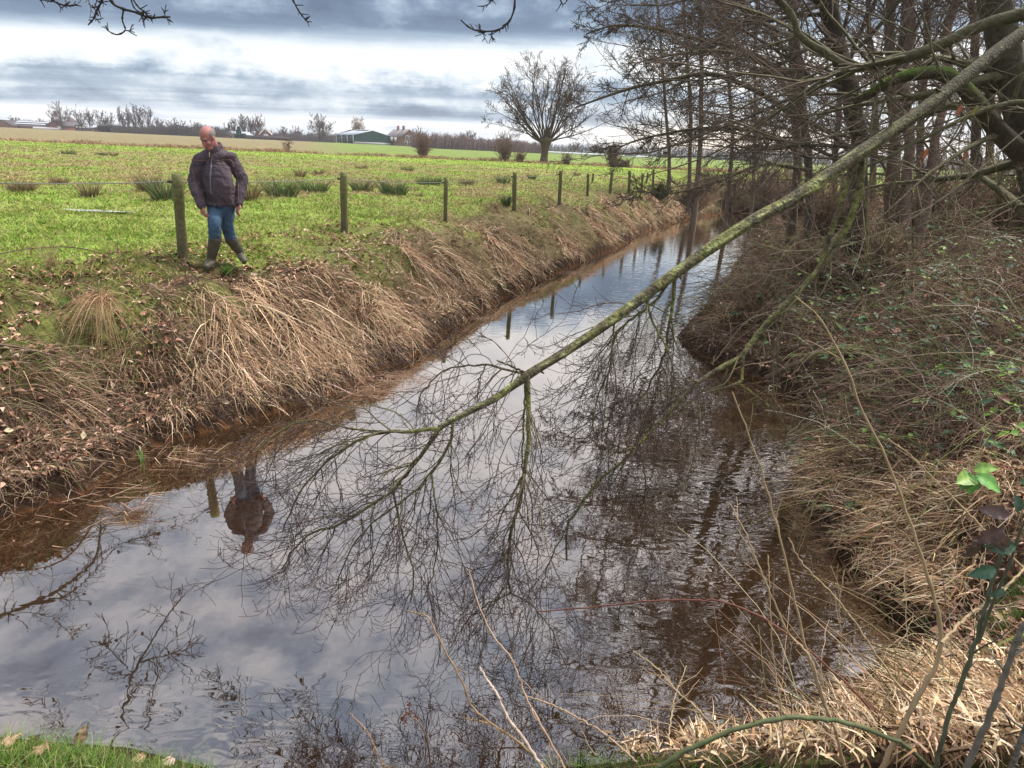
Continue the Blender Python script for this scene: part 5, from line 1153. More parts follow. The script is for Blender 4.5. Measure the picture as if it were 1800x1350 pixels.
# ------------------------------------------------------------------ boughs above the frame, seen as mirror images in the water
def overhead():
    rng = np.random.RandomState(17)
    def MP(px, py, y): p = PY(px, py, y); p[2] = -p[2]; return p
    gs = [('bough with few clinging leaves, seen mirrored in the water at the left', 18.5, [([(-60, 1110), (20, 1075), (90, 1045), (140, 1010), (168, 980), (176, 940), (178, 910)], .07), ([(60, 1060), (110, 1050), (150, 1020), (190, 975), (215, 955)], .035), ([(30, 1075), (90, 1085), (130, 1120)], .02), ([(215, 955), (270, 940), (330, 920)], .018)], 26),
          ('thin branch seen only as rippled mirror image at the lower left', 10.5, [([(200, 1330), (222, 1240), (235, 1185), (262, 1135), (300, 1075), (325, 1045)], .028), ([(262, 1300), (264, 1240), (275, 1190)], .02), ([(235, 1185), (200, 1150), (175, 1125)], .012), ([(245, 1165), (300, 1150), (340, 1135)], .012)], 20),
          ('fine branch seen only as mirror image at the bottom, left of centre', 9.6, [([(470, 1400), (440, 1290), (400, 1240), (390, 1200)], .014), ([(560, 1380), (550, 1280), (545, 1210)], .012), ([(120, 1400), (110, 1290), (60, 1220)], .014)], 24)]
    for lab, y, parts, nn in gs:
        b = Bag(); g = MP(*parts[0][0][0], y)
        for path, r in parts:
            P = smoothpath(np.array([MP(*p, y) for p in path]), 20); R = np.linspace(r, r*.35, 20); b.add(*tubes(P[None], R[None], 6, np.tile((.06, .05, .04), (1, 20, 1))))
            Q, RQ = grow(P[None], R[None], nn, (.1, 1), None, (30, 75), 7, .16, (0, 0, -.02), .5, .006, rng, Labs=(.3, 1.1)); Q2, RQ2 = grow(Q, RQ, 5, (.15, 1), (.3, .6), (25, 65), 5, .2, (0, 0, 0), .7, .005, rng)
            b.add(*tubes(Q, RQ, 4, np.tile((.06, .045, .04), (len(Q), 7, 1)))); b.add(*tubes(Q2, RQ2, 3, np.tile((.06, .045, .04), (len(Q2), 5, 1))))
            n = 40 if y > 15 else 8; k = rng.randint(0, len(Q2), n); k = k[(Q2[k, -1, 2]-EYE[2])/Q2[k, -1, 1] > .26]; n = len(k); V, F, C = leafmesh(Q2[k, -1], rng.randn(n, 3), rng.randn(n, 3), np.full(n, .09), np.full(n, .06), np.tile((.12, .07, .03), (n, 1))); b.add(V, F, C)
        o = b.build('overhanging_bough', TWIG, None, False, origin=g); tag(o, lab, 'branch', 'boughs above the water')
overhead()

def loose_arcs():
    rng = np.random.RandomState(44); b = Bag()
    A = [([(1830, 330), (1700, 395), (1560, 470), (1470, 560)], 4.6, .006, (.13, .12, .07)), ([(1650, 190), (1570, 320), (1548, 460)], 4.9, .005, (.12, .11, .06)), ([(1820, 215), (1640, 360), (1500, 425), (1380, 440), (1290, 400), (1255, 345)], 5.0, .006, (.17, .14, .10)),
         ([(1700, 280), (1650, 400), (1590, 540)], 4.7, .005, (.15, .14, .08)), ([(1640, 600), (1520, 520), (1430, 400), (1400, 330)], 5.2, .006, (.12, .10, .07)), ([(1820, 500), (1700, 470), (1600, 500), (1540, 570)], 4.6, .004, (.22, .17, .12)),
         ([(1280, 210), (1400, 250), (1500, 215), (1600, 140), (1700, 60), (1800, -30)], 6.2, .007, (.10, .09, .06)), ([(1180, 330), (1290, 300), (1400, 285), (1480, 310)], 8, .008, (.11, .10, .06)), ([(1810, 120), (1700, 210), (1620, 230), (1540, 190)], 5.4, .006, (.12, .11, .06)),
         ([(1830, 640), (1720, 600), (1600, 610), (1500, 680)], 4.0, .004, (.20, .15, .10)), ([(1750, 760), (1640, 700), (1540, 640), (1440, 600)], 4.2, .004, (.24, .18, .13)), ([(1340, 500), (1400, 430), (1470, 420), (1560, 480)], 5.6, .004, (.16, .15, .08)),
         ([(1620, 20), (1660, 140), (1730, 230), (1770, 330)], 5.6, .007, (.10, .09, .05)), ([(1210, 560), (1270, 500), (1350, 480), (1420, 520)], 7, .005, (.16, .13, .09)), ([(1250, 640), (1320, 560), (1420, 545), (1500, 590)], 5.6, .004, (.2, .16, .1)), ([(1480, 0), (1600, 60), (1700, 110), (1820, 150)], 6.0, .007, (.09, .085, .05))]
    for path, y, r, col in A:
        P = smoothpath(px3(path, [y, y*1.04]), 30); P[1:-1] += np.cumsum(rng.randn(28, 3), 0)*.004; R = np.linspace(r, r*.4, 30); b.add(*tubes(P[None], R[None], 6, np.tile(col, (1, 30, 1))))
        Q, RQ = grow(P[None], R[None], 14, (.1, 1), None, (30, 70), 8, .13, (0, 0, 0), .6, .0016, rng, Labs=(.12, .7)); Q2, RQ2 = grow(Q, RQ, 4, (.2, 1), (.3, .6), (30, 65), 5, .17, (0, 0, 0), .7, .0013, rng)
        b.add(*tubes(Q, RQ, 4, np.tile(col, (len(Q), 8, 1)))); b.add(*tubes(Q2, RQ2, 3, np.tile(col, (len(Q2), 5, 1))))
    o = b.build('loose_branches', BARK, None, True); tag(o, 'crisscross of thin bare branches in front of the wood on the right', 'branches', kind='stuff')
loose_arcs()

# ------------------------------------------------------------------ near stems and plants
def stems():
    rng = np.random.RandomState(31)
    HZ, GRY, RED, GN = (.30, .22, .13), (.13, .115, .10), (.13, .05, .035), (.085, .10, .045)
    T = [
     ('pale_sapling', 'tall pale hazel shoot forking low, rising from the bottom right straw heap', 'sapling', [([(1545, 1360), (1580, 1290), (1610, 1230), (1640, 1180), (1655, 1130), (1645, 1060), (1620, 980), (1600, 920), (1560, 810), (1520, 730), (1480, 630), (1440, 560), (1397, 520)], 7.5, 1.6), ([(1655, 1130), (1700, 1085), (1760, 1040), (1810, 990)], 4.5, 3)], [1.75, 2.0], HZ),
     ('pale_sapling', 'slim shoot rising from the bottom centre right, reaching highest among its neighbours', 'sapling', [([(1488, 1360), (1470, 1290), (1450, 1240), (1420, 1150), (1395, 1050), (1370, 940), (1345, 850), (1318, 770), (1287, 688)], 4.6, 1.6), ([(1450, 1235), (1420, 1150), (1385, 1110), (1340, 1010), (1310, 935), (1281, 882)], 3.6, 1.5)], [1.8, 2.0], HZ),
     ('pale_sapling', 'straight thin shoot ending in a bud over the dark water at right', 'sapling', [([(1640, 1290), (1590, 1220), (1540, 1150), (1500, 1090), (1450, 1030), (1410, 990), (1386, 945)], 3.6, 1.6)], [1.9, 2.1], HZ),
     ('green_sapling', 'dark green smooth shoot beside the forking hazel at bottom right', 'sapling', [([(1640, 1360), (1665, 1270), (1690, 1200), (1720, 1110), (1740, 1040), (1765, 960)], 6.5, 5)], [1.7, 1.75], (.085, .09, .06)),
     ('grey_sapling', 'grey knobbly stem in the bottom right corner', 'sapling', [([(1695, 1360), (1730, 1280), (1765, 1190), (1790, 1120), (1815, 1080)], 8.5, 7)], [1.5, 1.5], GRY),
     ('grey_sapling', 'short grey stem cut off by the lower right corner', 'sapling', [([(1775, 1370), (1790, 1310), (1815, 1250)], 7, 6)], [1.5, 1.5], GRY),
     ('bramble_arch', 'thick green thorny bramble stem arching over the bottom edge', 'bramble', [([(1140, 1365), (1180, 1335), (1230, 1308), (1300, 1280), (1370, 1264), (1430, 1262), (1490, 1272), (1550, 1290), (1600, 1318), (1645, 1362)], 7, 6)], [1.7, 1.75], GN),
     ('red_bramble', 'long thin reddish bramble runner reaching across the water from the right', 'bramble', [([(945, 1075), (1020, 1069), (1080, 1063), (1150, 1056), (1215, 1055), (1270, 1058), (1340, 1086), (1420, 1142), (1470, 1185), (1510, 1225), (1570, 1290)], 1.8, 3.4)], [2.6, 2.0], RED),
     ('dead_stick', 'pale bare dead stick slanting up from the bottom centre', 'stick', [([(843, 1172), (858, 1198), (873, 1220), (893, 1262), (920, 1298), (953, 1350)], 2.4, 5)], [2.2, 2.0], (.42, .33, .28)),
     ('pale_shoot', 'long wavering pale shoot in front of the hanging twigs', 'shoot', [([(960, 950+0), (825, 1000), (840, 1060), (867, 1117), (900, 1160), (925, 1225), (953, 1277), (995, 1355)][1:], 1.5, 3.2), ([(927, 1224), (967, 1238), (1013, 1260), (1067, 1293), (1120, 1340)], 2.2, 2.6)], [2.4, 2.0], (.34, .23, .16)),
     ('pale_shoot', 'hooked olive shoot left of the pale dead stick', 'shoot', [([(712, 1073), (730, 1078), (753, 1087), (780, 1140), (813, 1200), (833, 1247), (887, 1287), (935, 1325), (970, 1360)], 1.6, 3.4), ([(868, 1275), (845, 1268), (815, 1262)], 1.8, 1.2)], [2.35, 2.0], (.24, .16, .09)),
     ('pale_shoot', 'thin brown shoot leaning at the bottom left of centre', 'shoot', [([(615, 1254), (643, 1283), (662, 1320), (680, 1360)], 1.4, 2.6)], [2.2, 2.0], (.22, .14, .09)),
     ('pale_shoot', 'crooked shoot crossing the dark reflection at bottom centre right', 'shoot', [([(1290, 1320), (1230, 1250), (1190, 1215), (1150, 1170), (1113, 1145)], 3, 1.2), ([(1175, 1300), (1185, 1230), (1207, 1170)], 2, 1.2)], [1.9, 2.2], HZ),
     ('pale_shoot', 'wavy upright shoot between the tall saplings', 'shoot', [([(1385, 1350), (1370, 1230), (1362, 1180), (1355, 1100), (1352, 1020), (1350, 975)], 2.4, 1.2)], [1.9, 2.1], HZ),
     ('pale_shoot', 'thin wavering shoot left of the green smooth stem', 'shoot', [([(1480, 1180), (1478, 1120), (1476, 1060), (1484, 1000)], 2, 1.2)], [2.1, 2.2], HZ),
     ('pale_sapling', 'spindly bent shoot rising through the straw in the lower right', 'sapling', [([(1800, 1000), (1740, 940), (1690, 890), (1640, 840), (1600, 800), (1560, 770)], 3, 1.3)], [2.3, 2.6], HZ),
     ('dead_branch', 'bare dead branch lying down the left bank', 'branch', [([(0, 632), (60, 642), (120, 660), (150, 676), (160, 700), (175, 735)], 3, 1.4)], None, (.12, .08, .06)),
     ('arching_bramble', 'dark bramble runner arching along the top of the left bank', 'bramble', [([(0, 470), (60, 458), (130, 456), (185, 470), (215, 495), (240, 520)], 1.5, 1.2)], None, (.10, .06, .045)),
    ]
    for name, lab, cat, parts, ys, col in T:
        b = Bag(); g = None
        for path, a, c in parts:
            if ys is None:
                pts = np.array([G(*p) for p in path]); pts[:, 2] += np.linspace(.08, .1, len(pts))+.07
            else: pts = px3(path, ys)
            if g is None: g = pts[0]
            n = 46; P = smoothpath(pts, n); dd = (P-EYE)@Fv; R = np.linspace(a, c, n)*dd/FPX*.64
            kn = (rng.rand(n) < .13)*.35*rng.rand(n); R = R*(1+kn); P[1:-1] += rng.randn(n-2, 3)*.0015
            V, F, C = tubes(P[None], R[None], 9); c0 = np.array(col)*(.65+.7*fbm(V[:, 0]*60, V[:, 2]*60, 5))[:, None]; b.add(V, F, c0)
            # buds / thorns
            nb = 14; k = rng.randint(3, n-1, nb); tn = nrm(P[k]-P[k-1]); d = nrm(np.cross(tn, rng.randn(nb, 3)))*.8+tn*(.9 if 'bramble' not in name else -.2)
            L_ = rng.uniform(.006, .014, nb) if 'bramble' not in name else rng.uniform(.007, .011, nb)
            Q = P[k][:, None]+nrm(d)[:, None]*(np.linspace(0, 1, 4)[None, :, None]*(L_+R[k])[:, None, None]); RQ = np.tile([.6, 1, .8, .1], (nb, 1))*np.minimum(R[k]*.6, .0035)[:, None]
            b.add(*tubes(Q, RQ, 5, np.tile(np.array(col)*.9, (nb, 4, 1))))
            if 'sapling' in name or 'shoot' in name:
                Q, RQ = grow(P[None], R[None], 4, (.3, .95), None, (25, 50), 9, .10, (0, 0, .06), .6, .0012, rng, Labs=(.06, .22)); b.add(*tubes(Q, RQ, 5, np.tile(np.array(col)*.9, (len(Q), 9, 1))))
        o = b.build(name, mat('stem_near', attr=True, rough=.7, spec=.25, bump=(120, .5, .002)), None, True, origin=g); tag(o, lab, cat, 'shoots of the near bank')
    # loose haze of thin shoots around the right foreground: uncountable
    b = Bag(); n = 240; base = []
    for px, py in ((1700, 1300), (1600, 1300), (1500, 1320), (1780, 1250), (1400, 1330), (1650, 1180), (1760, 1130), (1790, 980)):
        g = G(px, py); base.append(g+np.stack([rng.randn(30)*.18, rng.randn(30)*.14, np.zeros(30)], 1))
    base = np.vstack(base); n = len(base); d = nrm(np.stack([rng.randn(n)*.8-.3, rng.randn(n)*.5, np.abs(rng.randn(n))+.25], 1)); L_ = rng.uniform(.25, 1.0, n); t = np.linspace(0, 1, 9)[None, :, None]
    dr = np.stack([rng.randn(n)*.35, rng.randn(n)*.35, -rng.uniform(0, .8, n)], 1); P = base[:, None]+L_[:, None, None]*(t*d[:, None]+t*t*dr[:, None])+rng.randn(n, 9, 3)*.004
    R = np.linspace(1, .5, 9)[None]*rng.uniform(.0012, .0028, n)[:, None]; col = pick([(.26, .18, .11), (.16, .09, .06), (.32, .26, .16), (.12, .12, .05)], n); b.add(*tubes(P, R, 5, np.repeat(col[:, None], 9, 1)))
    o = b.build('loose_shoots', mat('stem_near'), None, True); tag(o, 'loose thin bramble shoots over the straw at the lower right', 'brambles', kind='stuff')
stems()

def bigleaf(L, w, col, seed, curl=.3, shrivel=0.0):
    """toothed leaf, base at origin along +x, z up; returns V,F,C"""
    rng = np.random.RandomState(seed); n = 14; t = np.linspace(0, 1, n); half = w*.5*np.sin(np.pi*t**.8)**.8*(1+.10*(np.arange(n) % 2)); rows = []
    for s in (-1, -.5, 0, .5, 1):
        x = t*L; y = s*half; z = np.abs(s)*half*.35-curl*L*t*t+ .02*L*np.sin(t*22)*abs(s)+shrivel*L*.25*rng.randn(n)*abs(s)
        if shrivel: y = y*(1-.5*shrivel)
        rows.append(np.stack([x, y, z], 1))
    V = np.stack(rows, 0).reshape(-1, 3); F = []
    for r in range(4):
        for k in range(n-1): F.append([r*n+k, r*n+k+1, (r+1)*n+k+1, (r+1)*n+k])
    vein = 1+.35*(np.tile([0, 0, 1, 0, 0], 1).repeat(n)[:, None]); C = np.array(col)[None]*vein*(.85+.3*rng.rand(len(V), 1)); return V, np.array(F), C
def orient(V, p, d, up):
    d = nrm(np.array(d, float)[None])[0]; up = np.array(up, float); y = nrm(np.cross(up, d)[None])[0]; z = np.cross(d, y); return V@np.array([d, y, z])+p
def near_leaves():
    M = mat('big_leaf', attr=True, rough=.5, spec=.45, trans=.2, noise=(30, .2)); rng = np.random.RandomState(12)
    # bright bramble leaf whorl on the pale reeds
    c = PY(1712, 835, 3.35); root = empty('bramble_sprig', c, 'bright green bramble leaves standing over the pale reeds at right', 'plant')
    for k, (px, py, L, dx, dz) in enumerate(((1760, 845, .10, 1, -.25), (1690, 820, .09, -.8, .15), (1665, 832, .075, -1, 0), (1705, 860, .07, -.2, -.9), (1735, 815, .07, .6, .5), (1680, 860, .07, -.7, -.6))):
        V, F, C = bigleaf(L*1.5, L*1.0, [(.10, .26, .05), (.16, .27, .05), (.09, .22, .05)][k % 3], k); mesh('leaf', orient(V, c+[rng.randn()*.01, 0, rng.randn()*.01], (dx, -.5, dz), (0, -.6, 1)), [F], M, root, C, True)
    g = c-[0, 0, .45]; V, F, C = tubes(np.linspace(g, c, 8)[None], np.full((1, 8), .003), 6); mesh('stem', V, [F], M, root, np.tile((.12, .14, .05), (len(V), 1)), True)
    # near dark leaves, some shrivelled, at the right edge
    c = PY(1790, 960, 1.7); root = empty('shrivelled_bramble', c, 'bramble stem with dark green and shrivelled purple leaves at the right edge', 'plant')
    sp = [((1775, 905), (-1, .1, .15), .075, (.09, .055, .05), .5), ((1765, 930), (-.75, 0, -.6), .085, (.085, .05, .045), .8), ((1770, 940), (-.35, 0, -1), .085, (.10, .065, .055), .8), ((1785, 960), (-1, 0, -.1), .075, (.05, .10, .06), 0),
          ((1790, 900), (-.3, -.2, .8), .055, (.045, .08, .055), .2), ((1800, 930), (.5, -.5, .2), .06, (.06, .13, .08), 0), ((1765, 1035), (-.5, 0, -.6), .045, (.06, .10, .07), .1), ((1750, 1000), (-.8, -.1, -.3), .07, (.05, .11, .07), .1), ((1720, 950), (-.2, 0, -1), .07, (.08, .05, .04), 1.0), ((1795, 850), (.2, -.4, .4), .05, (.07, .15, .09), 0)]
    for k, (pp, d, L, col, sh) in enumerate(sp):
        V, F, C = bigleaf(L, L*.55, col, 50+k, .35, sh*.35); mesh('leaf', orient(V, PY(pp[0], pp[1], 1.7), d, (0, -1, .5)), [F], M, root, C, True)
    pth = smoothpath(px3([(1830, 860), (1795, 930), (1775, 990), (1745, 1060), (1720, 1130)], [1.7, 1.72]), 16); V, F, C = tubes(pth[None], np.linspace(.003, .005, 16)[None], 8); mesh('stem', V, [F], M, root, np.tile((.09, .09, .06), (len(V), 1)), True)
    # a few last autumn leaves caught in the twigs
    for k, (px, py, y, lab) in enumerate(((1690, 185, 4.9, 'withered orange oak leaf caught beside the leaning branch, upper one'), (1630, 262, 4.9, 'small orange withered leaf hanging under the leaning branch'), (1700, 265, 4.8, 'curled rusty leaf hanging right of the small orange one'), (1718, 185, 4.8, 'yellow green withered leaf next to the upper orange leaf'))):
        p = PY(px, py, y); V, F, C = bigleaf(.065, .045, [(.26, .10, .06), (.28, .09, .04), (.20, .075, .04), (.15, .14, .05)][k], 80+k, .3, .4); o = mesh('withered_leaf', orient(V, p, (-.3, -.2, -1), (0, -1, .2)), [F], M, None, C, True, origin=p); tag(o, lab, 'leaf', 'withered leaves in the twigs')
    # fallen leaves at the bottom left, individually readable
    sp = [(60, 1310, 'dark upright curled leaf in the grass at the bottom left'), (15, 1330, 'pale brown leaf in the bottom left corner'), (78, 1342, 'broad tan leaf lying in the grass right of the curled one'), (140, 1325, 'dark brown leaf standing in the grass at bottom left'), (258, 1340, 'tan leaf at the water edge grass, bottom left of centre'), (310, 1346, 'pale torn leaf at the end of the near grass')]
    for k, (px, py, lab) in enumerate(sp):
        g = G(px, py)+[0, 0, .045]; V, F, C = bigleaf(.085, .06, [(.12, .06, .04), (.36, .22, .15), (.34, .20, .13), (.14, .075, .05), (.40, .26, .16), (.46, .36, .28)][k], 90+k, .4, .25); d = rng.randn(3); d[2] = .9 if k in (0, 3) else .1
        o = mesh('fallen_leaf', orient(V, g, d, (0, -.4, 1) if k not in (0, 3) else (0, -1, 0)), [F], M, None, C, True, origin=g); tag(o, lab, 'leaf', 'fallen leaves on the near grass')
    # rush clump at the bottom centre and green blades
    def clump(px, py, n, h, sp, cols, lab, name, w=.0035, seed=1, dd=None):
        g = G(px, py) if dd is None else PY(px, py, dd); rg = np.random.RandomState(seed); a = rg.rand(n)*6.28
        base = g+np.stack([np.cos(a)*.03*rg.rand(n), np.sin(a)*.03*rg.rand(n), np.zeros(n)-.02], 1); d = np.stack([rg.randn(n)*sp, rg.randn(n)*sp, np.ones(n)], 1); dr = np.stack([rg.randn(n)*.12, rg.randn(n)*.12, -.08*np.ones(n)], 1)
        P = base[:, None]+(h*rg.uniform(.5, 1, n))[:, None, None]*(np.linspace(0, 1, 8)[None, :, None]*nrm(d)[:, None]+np.linspace(0, 1, 8)[None, :, None]**2*dr[:, None])
        R = np.linspace(1, .12, 8)[None]*np.full((n, 1), w*.5); c = np.array(cols)[rg.randint(0, len(cols), n)]; V, F, C = tubes(P, R, 5, np.repeat(c[:, None], 8, 1)); o = mesh(name, V, [F], M, None, C, True, origin=g); tag(o, lab, 'plant')
    clump(745, 1352, 46, .34, .40, [(.05, .09, .04), (.07, .12, .05), (.10, .13, .06)], 'spray of thin dark green rush stems at the bottom centre', 'rush_clump', .0034, 4)
    clump(1022, 1350, 6, .17, .08, [(.09, .22, .04), (.13, .27, .05)], 'single broad fresh green iris blades at the bottom centre right', 'iris_shoot', .012, 5)
    clump(1628, 1090, 7, .2, .12, [(.09, .24, .04), (.12, .26, .05)], 'fresh green iris blades at the right waterline', 'iris_shoot', .009, 6)
    for k, (px, py, lab) in enumerate(((250, 815, 'green iris shoot in shallow water, leftmost of three under the left bank'), (274, 830, 'cut green stem in shallow water between the two leafy iris shoots'), (313, 808, 'green iris shoot in shallow water, rightmost of three under the left bank'))):
        clump(px, py, [9, 3, 8][k], [.28, .26, .24][k], .12, [(.12, .24, .05), (.20, .30, .08), (.26, .22, .10)], lab, 'iris_shoot', .014, 10+k)
    clump(556, 575, 60, .42, .42, [(.07, .13, .03), (.11, .17, .04), (.22, .19, .09)], 'tall dark green grass clump in the pale reeds of the left bank', 'grass_clump', .006, 41)
    clump(650, 535, 30, .30, .30, [(.08, .15, .03), (.12, .19, .04)], 'smaller green grass clump on the left bank, right of the tall dark one', 'grass_clump', .006, 42)
    clump(118, 540, 90, .17, .6, [(.09, .20, .03), (.13, .25, .04)], 'fresh green grass patch near the top of the left bank', 'grass_clump', .008, 43)
    clump(90, 470, 40, .55, .28, [(.42, .32, .18), (.36, .26, .15)], 'tall dry grass stalks standing at the left end of the bank top', 'grass_clump', .006, 44)
    clump(400, 480, 110, .20, .5, [(.09, .21, .03), (.14, .27, .04)], 'bright green grass tuft at the boots of the man', 'grass_clump', .007, 45)
    clump(1320, 850, 40, .32, .45, [(.24, .11, .04), (.15, .07, .03)], 'rusty brown dead plant standing in the dark water on the right', 'water_plant', .008, 46)
    # tent shaped tussock of dead grass on the left bank
    g = G(182, 580); g2 = g+[0, 0, .36]; n = 300; a = rng.rand(n)*6.28; g2 = g2+np.stack([rng.randn(n)*.07, rng.randn(n)*.03, rng.randn(n)*.03], 1); d = np.stack([np.cos(a)*.5, np.sin(a)*.5-.25, np.full(n, .2)], 1)+rng.randn(n, 3)*.25; dr = np.stack([np.cos(a)*.25, np.sin(a)*.25-.15, -1.25*np.ones(n)], 1)
    V, F, C = ribbons(g2+rng.randn(n, 3)*.02, d, rng.uniform(.15, .62, n), dr, rng.uniform(.003, .007, n), pick([(.42, .28, .17), (.34, .21, .12), (.26, .16, .10)], n), 6); o = mesh('grass_tussock', V, [F], DM, None, C, origin=g); tag(o, 'tent shaped tussock of hanging dead grass on the left bank', 'tussock')
    # dock plant seed head
    pth = smoothpath(px3([(757, 1352), (753, 1310), (745, 1285), (735, 1268), (722, 1258), (719, 1240)], [2.05, 2.1]), 16); b = Bag(); b.add(*tubes(pth[None], np.linspace(.0035, .0018, 16)[None], 6, np.tile((.16, .09, .07), (1, 16, 1))))
    for px, py in ((719, 1238), (714, 1256), (708, 1262), (722, 1252), (730, 1262), (712, 1268)):
        q = PY(px, py, 2.1); n = 26; V, F, C = leafmesh(q+rng.randn(n, 3)*.005, rng.randn(n, 3), rng.randn(n, 3), np.full(n, .009), np.full(n, .006), pick([(.14, .05, .04), (.20, .08, .06)], n)); b.add(V, F, C)
    o = b.build('seed_head', M, None, origin=pth[0]); tag(o, 'reddish dry seed head on a thin stalk at the bottom centre', 'plant')
    # fallen mossy log at the right waterline
    lg = smoothpath(np.array([G(*p) for p in ((1345, 668), (1400, 645), (1470, 620), (1540, 628))]), 20); lg[:, 2] += .05; V, F, C = tubes(lg[None], np.linspace(.035, .06, 20)[None], 10); k = sst(.2, .8, np.repeat(np.linspace(0, 1, 20), 10))[:, None]
    o = mesh('mossy_log', V, [F], BARK, None, np.array([.12, .08, .06])*(1-k)+np.array([.10, .16, .02])*k, True, origin=lg[0]); tag(o, 'dead log with bright moss lying at the right waterline', 'log')
    lg = smoothpath(np.array([G(*p) for p in ((1400, 700), (1450, 675), (1500, 662), (1560, 662))]), 20); lg[:, 2] += .05; V, F, C = tubes(lg[None], np.linspace(.02, .04, 20)[None], 10)
    o = mesh('dead_log', V, [F], BARK, None, np.tile((.16, .115, .08), (len(V), 1)), True, origin=lg[0]); tag(o, 'bare greyish dead log just in front of the mossy log', 'log')
near_leaves()

# ------------------------------------------------------------------ the walking man
def ellip(c, r, ax=None, n=16, m=10):
    u = np.linspace(0, 2*math.pi, n, endpoint=False); v = np.linspace(0, math.pi, m+1)[1:-1]; c = np.array(c, float)
    pts = [(0, 0, 1)]+[(math.sin(b_)*math.cos(a), math.sin(b_)*math.sin(a), math.cos(b_)) for b_ in v for a in u]+[(0, 0, -1)]
    P = np.array(pts)*np.array(r); P = P@np.array(ax) if ax is not None else P; P = P+c; T, Q = [], []
    for j in range(n): T.append([0, 1+j, 1+(j+1) % n]); k = len(pts)-1; T.append([k, k-n+(j+1) % n, k-n+j])
    for i in range(len(v)-1):
        for j in range(n): a = 1+i*n; Q.append([a+j, a+n+j, a+n+(j+1) % n, a+(j+1) % n])
    return P, np.array(T), np.array(Q)
class Solid:
    def __init__(s): s.b = Bag()
    def ell(s, c, r, ax=None):
        P, T, Q = ellip(c, r, ax); k = s.b.n; s.b.V.append(P); s.b.F[3].append(T+k); s.b.F[4].append(Q+k); s.b.n += len(P); s.b.C.append(np.ones((len(P), 3)))
    def limb(s, pts, rad, n=30, flat=1.0, fax=None, ends=True):
        """closed tapered tube + spheres along it"""
        P = smoothpath(np.array(pts), n); R = np.interp(np.linspace(0, 1, n), np.linspace(0, 1, len(rad)), rad)
        V, F, C = tubes(P[None], R[None], 14)
        if flat != 1.0:
            f = nrm(np.array(fax)[None])[0]; o = V-np.repeat(P, 14, 0); V = V-(o@f)[:, None]*f*(1-flat)
        a, b_ = len(V), len(V)+1; V = np.vstack([V, P[:1], P[-1:]]); j = np.arange(14); j2 = (j+1) % 14
        T = np.vstack([np.stack([j2, j, np.full(14, a)], 1), np.stack([(n-1)*14+j, (n-1)*14+j2, np.full(14, b_)], 1)])
        k = s.b.n; s.b.V.append(V); s.b.F[3].append(T+k); s.b.F[4].append(F+k); s.b.n += len(V); s.b.C.append(np.ones((len(V), 3)))
        if not ends: return
        s.ell(P[0], [R[0]]*3 if flat == 1 else [R[0]*.9]*3); s.ell(P[-1], [R[-1]]*3 if flat == 1 else [R[-1]*.9]*3)
    def build(s, name, m, par, vox, sm=6):
        o = s.b.build(name, m, par, True); r = o.modifiers.new('remesh', 'REMESH'); r.mode = 'VOXEL'; r.voxel_size = vox; r.use_smooth_shade = True
        if sm: q = o.modifiers.new('smooth', 'SMOOTH'); q.iterations = sm; q.factor = .5
        return o
